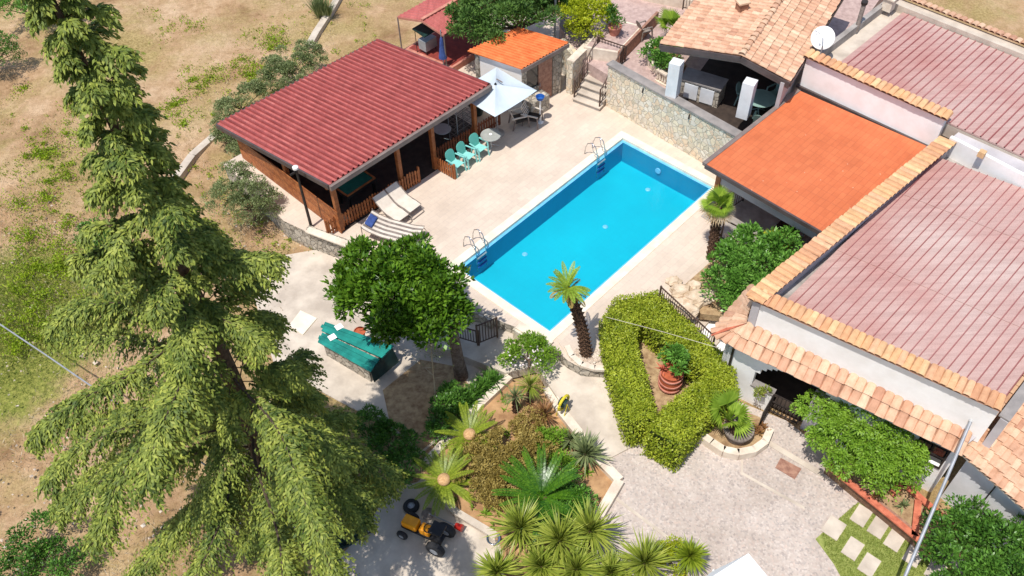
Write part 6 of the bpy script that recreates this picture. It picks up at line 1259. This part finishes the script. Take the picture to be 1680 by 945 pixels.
# ================================================================ COURTYARD BITS
mb = MB(); mb.slab([P(x, y, -.905) for x, y in ((1281, 751), (1315, 769), (1304, 786), (1272, 767))], ('t', .02)); ob = mb.build('door_mat', 'planter'); tag(ob, 'worn brown mat lying on the pavers before the porch gate', 'mat')
pl_ = thing('clay_planter', 'long raised planter edged in red clay below the climber', 'planter', P(1450, 850, ZG)); hz2 = -.45
F_ = [P(1357, 764, hz2), P(1400, 798, hz2), P(1500, 880, hz2), P(1534, 910, hz2)]; Bk = [P(1385, 745, hz2), P(1482, 794, hz2), P(1545, 848, hz2), P(1575, 880, hz2)]
mb = MB()
for a, b in zip(F_, F_[1:]): mb.wall(a, b, .22, ZG-.02, hz2)
mb.build('front_wall', 'planter', pl_); mb = MB(); mb.slab([q-Z*.1 for q in F_]+[q-Z*.1 for q in Bk[::-1]], ZG); mb.build('earth', 'soil2', pl_)
for pts in (F_, Bk[1:], [P(1506, 822, hz2), F_[2]], [P(1482, 794, hz2), P(1462, 812, hz2)]):
    mb = MB()
    for a, b in zip(pts, pts[1:]): mb.beam(a+Z*.03, b+Z*.03, .2, .06)
    mb.build('clay_edge', 'brick_red', pl_)
yucca('small pale succulent in the clay edged planter', 1482, 830, hz2, 30, .3, .05, 'lf_agave', False, 'succulent', elmin=5, zb=hz2)
yucca('fallen red leaves plant at the planter rim', 1438, 812, hz2, 24, .28, .05, 'lf_red', False, 'succulent', elmin=5, zb=hz2)
for x, y in ((1253, 644), ): bush('sill_plant', 'small yellow green plant drooping over the porch sill', 'plant', x, y+6, .0, (.32, .2, .14), 260, .12, .035, 'lf_yucca', ncl=6, crad=.12, zc=.05)
lawn = [P(x, y, -.915) for x, y in ((1338, 884), (1352, 872), (1398, 832), (1408, 824), (1440, 845), (1530, 905), (1600, 960), (1390, 965), (1368, 925))]
mb = MB(); mb.slab(lawn, ('t', .03)); struct('lawn', mb, 'lawn')
slabs = [(1368, 866, 30, 'nearest the yucca side'), (1413, 846, 22, 'in the row closest to the planter, first'), (1441, 865, 22, 'second in the planter row'), (1468, 886, 22, 'third in the planter row'), (1399, 900, 24, 'alone in the middle of the grass'), (1426, 927, 24, 'lower middle of the grass'), (1499, 911, 22, 'in shade near the leaning pole'), (1535, 936, 24, 'by the dark glossy bush')]
e1_ = (P(1545, 910, ZG)-P(1412, 826, ZG)); e1_.z = 0; e1_.normalize(); e2_ = Vector((-e1_.y, e1_.x, 0))
for x, y, s, lab in slabs:
    c = P(x, y, -.9); mb = MB(); a_ = .22 if s < 30 else .26; mb.slab([c+e1_*a_*1.0+e2_*.33+Z*.012, c-e1_*a_+e2_*.33+Z*.012, c-e1_*a_-e2_*.33+Z*.012, c+e1_*a_-e2_*.33+Z*.012], ('t', .04)); ob = mb.build('stepping_slab', 'concrete'); tag(ob, 'pale stepping slab '+lab, 'stepping stone', 'stepping slabs in the lawn')
sc_ = [P(x, y, -.9) for x, y, s, l_ in slabs]
def on_slab(p): return any(abs((p-c).dot(e1_)) < .24 and abs((p-c).dot(e2_)) < .34 for c in sc_)
pts = []
while len(pts) < 9000:
    x = random.uniform(9, 14); y = random.uniform(9, 14)
    if in_poly(x, y, lawn) and not on_slab(Vector((x, y, -.9))): pts.append((x, y, -.915))
lv = Leaves(); C = np.array(pts); n = len(C); lv.add(C, unit(rand_dirs(n)*.6+np.array([0, 0, 1.])), rand_dirs(n), .06, .014); g_o = lv.build('grass', 'lf_grass'); tag(g_o, 'short grass growing between the stepping slabs', 'grass', kind='stuff')
# white canopy
ap = P(1228, 908, 1.7); tn = thing('white_canopy', 'white pyramid canopy peak at the lower frame edge', 'canopy', Vector((ap.x, ap.y, ZG))); cn = [P(1085, 1000, 1.05), P(1245, 1100, 1.05), P(1330, 1030, 1.05)]; cn.append(cn[0]+cn[2]-cn[1]); ctr = (cn[0]+cn[2])/2; ap2 = Vector((ap.x, ap.y, 1.7))
mb = MB(); mb.add([ap2]+cn, [(0, 1, 2), (0, 2, 3), (0, 3, 4), (0, 4, 1)]); ob = mb.build('roof', 'tent', tn); sm = ob.modifiers.new('thickness', 'SOLIDIFY'); sm.thickness = .01
for q in cn: mb = MB(); mb.tube([Vector((q.x, q.y, ZG)), q], .03, 6); mb.build('leg', 'white', tn)
# ================================================================ TREES AND BUSHES FARTHER OUT
multi('olive_tree', 'round olive tree in the field left of the plank wall', 'tree', [(385, 300, .9, .8, .7), (412, 318, .8, .8, .7), (375, 330, .5, .8, .7), (430, 325, .5, .6, .5), (400, 345, .2, .7, .5), (440, 345, .0, .4, .3)], ZG, (420, 362), 14000, .09, .03, 'lf_olive', crad=.25, tr=.09)
multi('olive_bush', 'grey green olive bush behind the middle of the pavilion', 'shrub', [(480, 100, .3, 1.0, .7), (505, 95, .2, .8, .6), (455, 120, .1, .8, .6), (480, 125, .2, .8, .6)], ZG, (480, 130), 15000, .09, .035, 'lf_olive', crad=.28)
multi('olive_bush', 'smaller olive bush at the rear left corner of the red roof', 'shrub', [(380, 180, .0, .7, .5), (410, 160, .0, .7, .5), (435, 145, -.1, .6, .4), (370, 205, -.3, .6, .4)], ZG, (395, 190), 10000, .09, .035, 'lf_olive', crad=.25)
multi('olive_bush', 'low olive bush below the rear left roof corner', 'shrub', [(372, 232, -.4, .6, .45), (395, 245, -.5, .4, .35)], ZG, (378, 245), 4000, .09, .035, 'lf_olive', crad=.22)
multi('field_tree', 'small bright tree in the top left corner of the field', 'tree', [(30, 0, .8, 1.1, .8), (65, 5, .9, 1.0, .7), (10, 15, .5, .9, .6), (85, -5, .8, .8, .6)], ZG, (60, 46), 5000, .12, .05, 'lf_bush', crad=.3, tr=.07)
multi('field_tree', 'dark rounded tree cut by the left frame edge', 'tree', [(0, 80, .3, 1.2, .9), (-20, 100, .2, 1.2, .8), (15, 95, -.1, .7, .5)], ZG, (-5, 115), 5000, .11, .04, 'lf_dark', crad=.3)
t = thing('tall_grass_clump', 'tall dark reed clump beside the kerb at the top of the field', 'plant', P(533, 30, ZG)); lv = Leaves(); [rosette(lv, P(533+random.uniform(-10, 10), 28+random.uniform(-6, 6), ZG), 60, 1.5, .04, 55, 88, .1) for i in range(8)]; lv.build('blades', 'lf_olive', t)
multi('conifer_shrub', 'dense dark green conifer overhanging the orange shed', 'tree', [(790, 20, 3.0, 1.3, .9), (830, 35, 3.0, 1.2, .8), (860, 10, 3.2, 1.4, 1.0), (900, 20, 2.8, 1.2, .9), (770, 40, 2.5, .8, .6), (820, -10, 3.2, 1.5, 1.0), (880, -20, 3.0, 1.5, 1.0), (925, 5, 2.2, .9, .9), (800, 55, 2.6, .7, .5)], .2, (860, 75), 38000, .17, .055, 'lf_conifer', crad=.36, tr=.16, ncl=20)
multi('yellow_shrub', 'bright yellow green shrub at the top beside the potted plant', 'shrub', [(945, 25, 2.6, .8, .7), (975, 15, 2.6, .9, .8), (960, 45, 2.2, .7, .7), (990, 30, 2.4, .5, .6), (950, 55, 1.7, .5, .5)], TZ, (962, 60), 7000, .13, .06, 'lf_yel', crad=.28)
multi('dark_bush', 'dark bush in the cedar shade at the lower left', 'shrub', [(60, 890, -.3, .9, .5), (30, 920, -.3, .9, .5), (90, 925, -.4, .8, .5)], ZG, (60, 925), 5000, .11, .05, 'lf_dark', crad=.28)
multi('dark_bush', 'dark bush behind the cedar on its left side in the field', 'shrub', [(165, 400, -.2, .7, .6), (185, 425, -.3, .8, .6), (155, 380, -.3, .5, .4)], ZG, (172, 420), 4000, .11, .05, 'lf_dark', crad=.25)
# terrace edge bits at the top
st = thing('terrace_wall', 'pale garden wall crossing behind the terrace palm', 'wall', P(1080, 30, TZ)); mb = MB(); mb.wall(P(1010, -8, TZ), P(1170, 25, TZ), .2, TZ-.5, TZ+.5); mb.build('render', 'cream', st)
iron_rail('iron_railing', 'dark railing on the pale wall behind the terrace palm', P(1120, 15, TZ+.3), P(1168, 25, TZ+.3), .6, 10)
cr = garden_chair('garden_chair', 'grey metal chair on the terrace path by the palm', P(1056, 62, TZ), .4, 'wood_grey')
# weeds and grass of the field
def tufts():
    lv = Leaves(); seeds = [(300, 50, 26), (320, 130, 40), (270, 60, 30), (350, 125, 20), (390, 110, 22), (60, 240, 30), (80, 260, 25), (40, 150, 10), (130, 230, 25), (80, 330, 14), (110, 370, 14), (35, 335, 14), (280, 180, 26), (300, 200, 12), (420, 120, 18), (450, 70, 30), (60, 460, 55), (30, 540, 60), (90, 430, 40), (240, 30, 30), (330, 60, 24), (120, 180, 18), (420, 130, 12), (100, 290, 20), (40, 390, 24)]
    for x, y, r in seeds:
        for k in range(max(4, int(r*.6))):
            c = P(x+random.gauss(0, r*.5), y+random.gauss(0, r*.42), ZG); n = random.randint(14, 60); s = random.uniform(.06, .26); p = np.array(c)+RNG.normal(size=(n, 3))*np.array([s, s, .05]); p[:, 2] = ZG+.05+abs(p[:, 2]-ZG)+.1*RNG.random(n); lv.add(p, unit(rand_dirs(n)+np.array([0, 0, .7])), unit(rand_dirs(n)+np.array([0, 0, 1.])), .10*(.6+.8*RNG.random(n)), .055)
    for k in range(800):
        c = P(random.uniform(-20, 620), random.uniform(-15, 420), ZG)
        if c.x > -7.5 and c.y < 36: continue
        n = random.randint(6, 26); s = random.uniform(.04, .16); p = np.array(c)+RNG.normal(size=(n, 3))*np.array([s, s, .04]); p[:, 2] = ZG+.04+abs(p[:, 2]-ZG); lv.add(p, unit(rand_dirs(n)+np.array([0, 0, .7])), unit(rand_dirs(n)+np.array([0, 0, 1.])), .09, .05)
    o_ = lv.build('weeds', 'lf_weed'); tag(o_, 'patches of bright green weeds over the dry field', 'weeds', kind='stuff')
    lv = Leaves(); n = 70000; x = RNG.uniform(-26, -8.5, n); y = RNG.uniform(10, 46, n); keep = (np.sin(x*.7+y*.3)+np.sin(y*.9-x*.4)+RNG.normal(size=n)*.9) > .2; x, y = x[keep], y[keep]; n = len(x)
    lv.add(np.stack([x, y, np.full(n, ZG-.02)], 1), unit(rand_dirs(n)*.9+np.array([0, 0, .9])), rand_dirs(n), .2*(.4+RNG.random(n)), .02); o_ = lv.build('dry_grass', 'lf_dry'); tag(o_, 'sparse dry straw stubble over the field', 'grass', kind='stuff')
    g0 = P(0, 520, ZG); lv = Leaves(); n = 26000; x = g0.x+RNG.normal(size=n)*2.2; y = g0.y+RNG.normal(size=n)*2.2; lv.add(np.stack([x, y, np.full(n, ZG-.02)], 1), unit(rand_dirs(n)*.8+np.array([0, 0, 1.])), rand_dirs(n), .15*(.5+RNG.random(n)), .02); o_ = lv.build('green_grass', 'lf_grass'); tag(o_, 'greener grass patch at the left edge of the field', 'grass', kind='stuff')
tufts()
mb = MB()
for i in range(900):
    c = P(random.uniform(-20, 560), random.uniform(-10, 900), ZG); s = random.uniform(.02, .07)*(1.6 if random.random() < .08 else 1)
    if c.x > -7.6 and c.y < 30 and c.y > 17: continue
    mb.add([c+Vector(v)*s*random.uniform(.7, 1.3) for v in ((1, 0, 0), (0, 1, 0), (-1, .1, 0), (0, -1, 0), (.1, 0, .7))], [(0, 1, 4), (1, 2, 4), (2, 3, 4), (3, 0, 4)])
tag(mb.build('field_stones', 'pebble'), 'small loose stones scattered over the dry field', 'stones', kind='stuff')
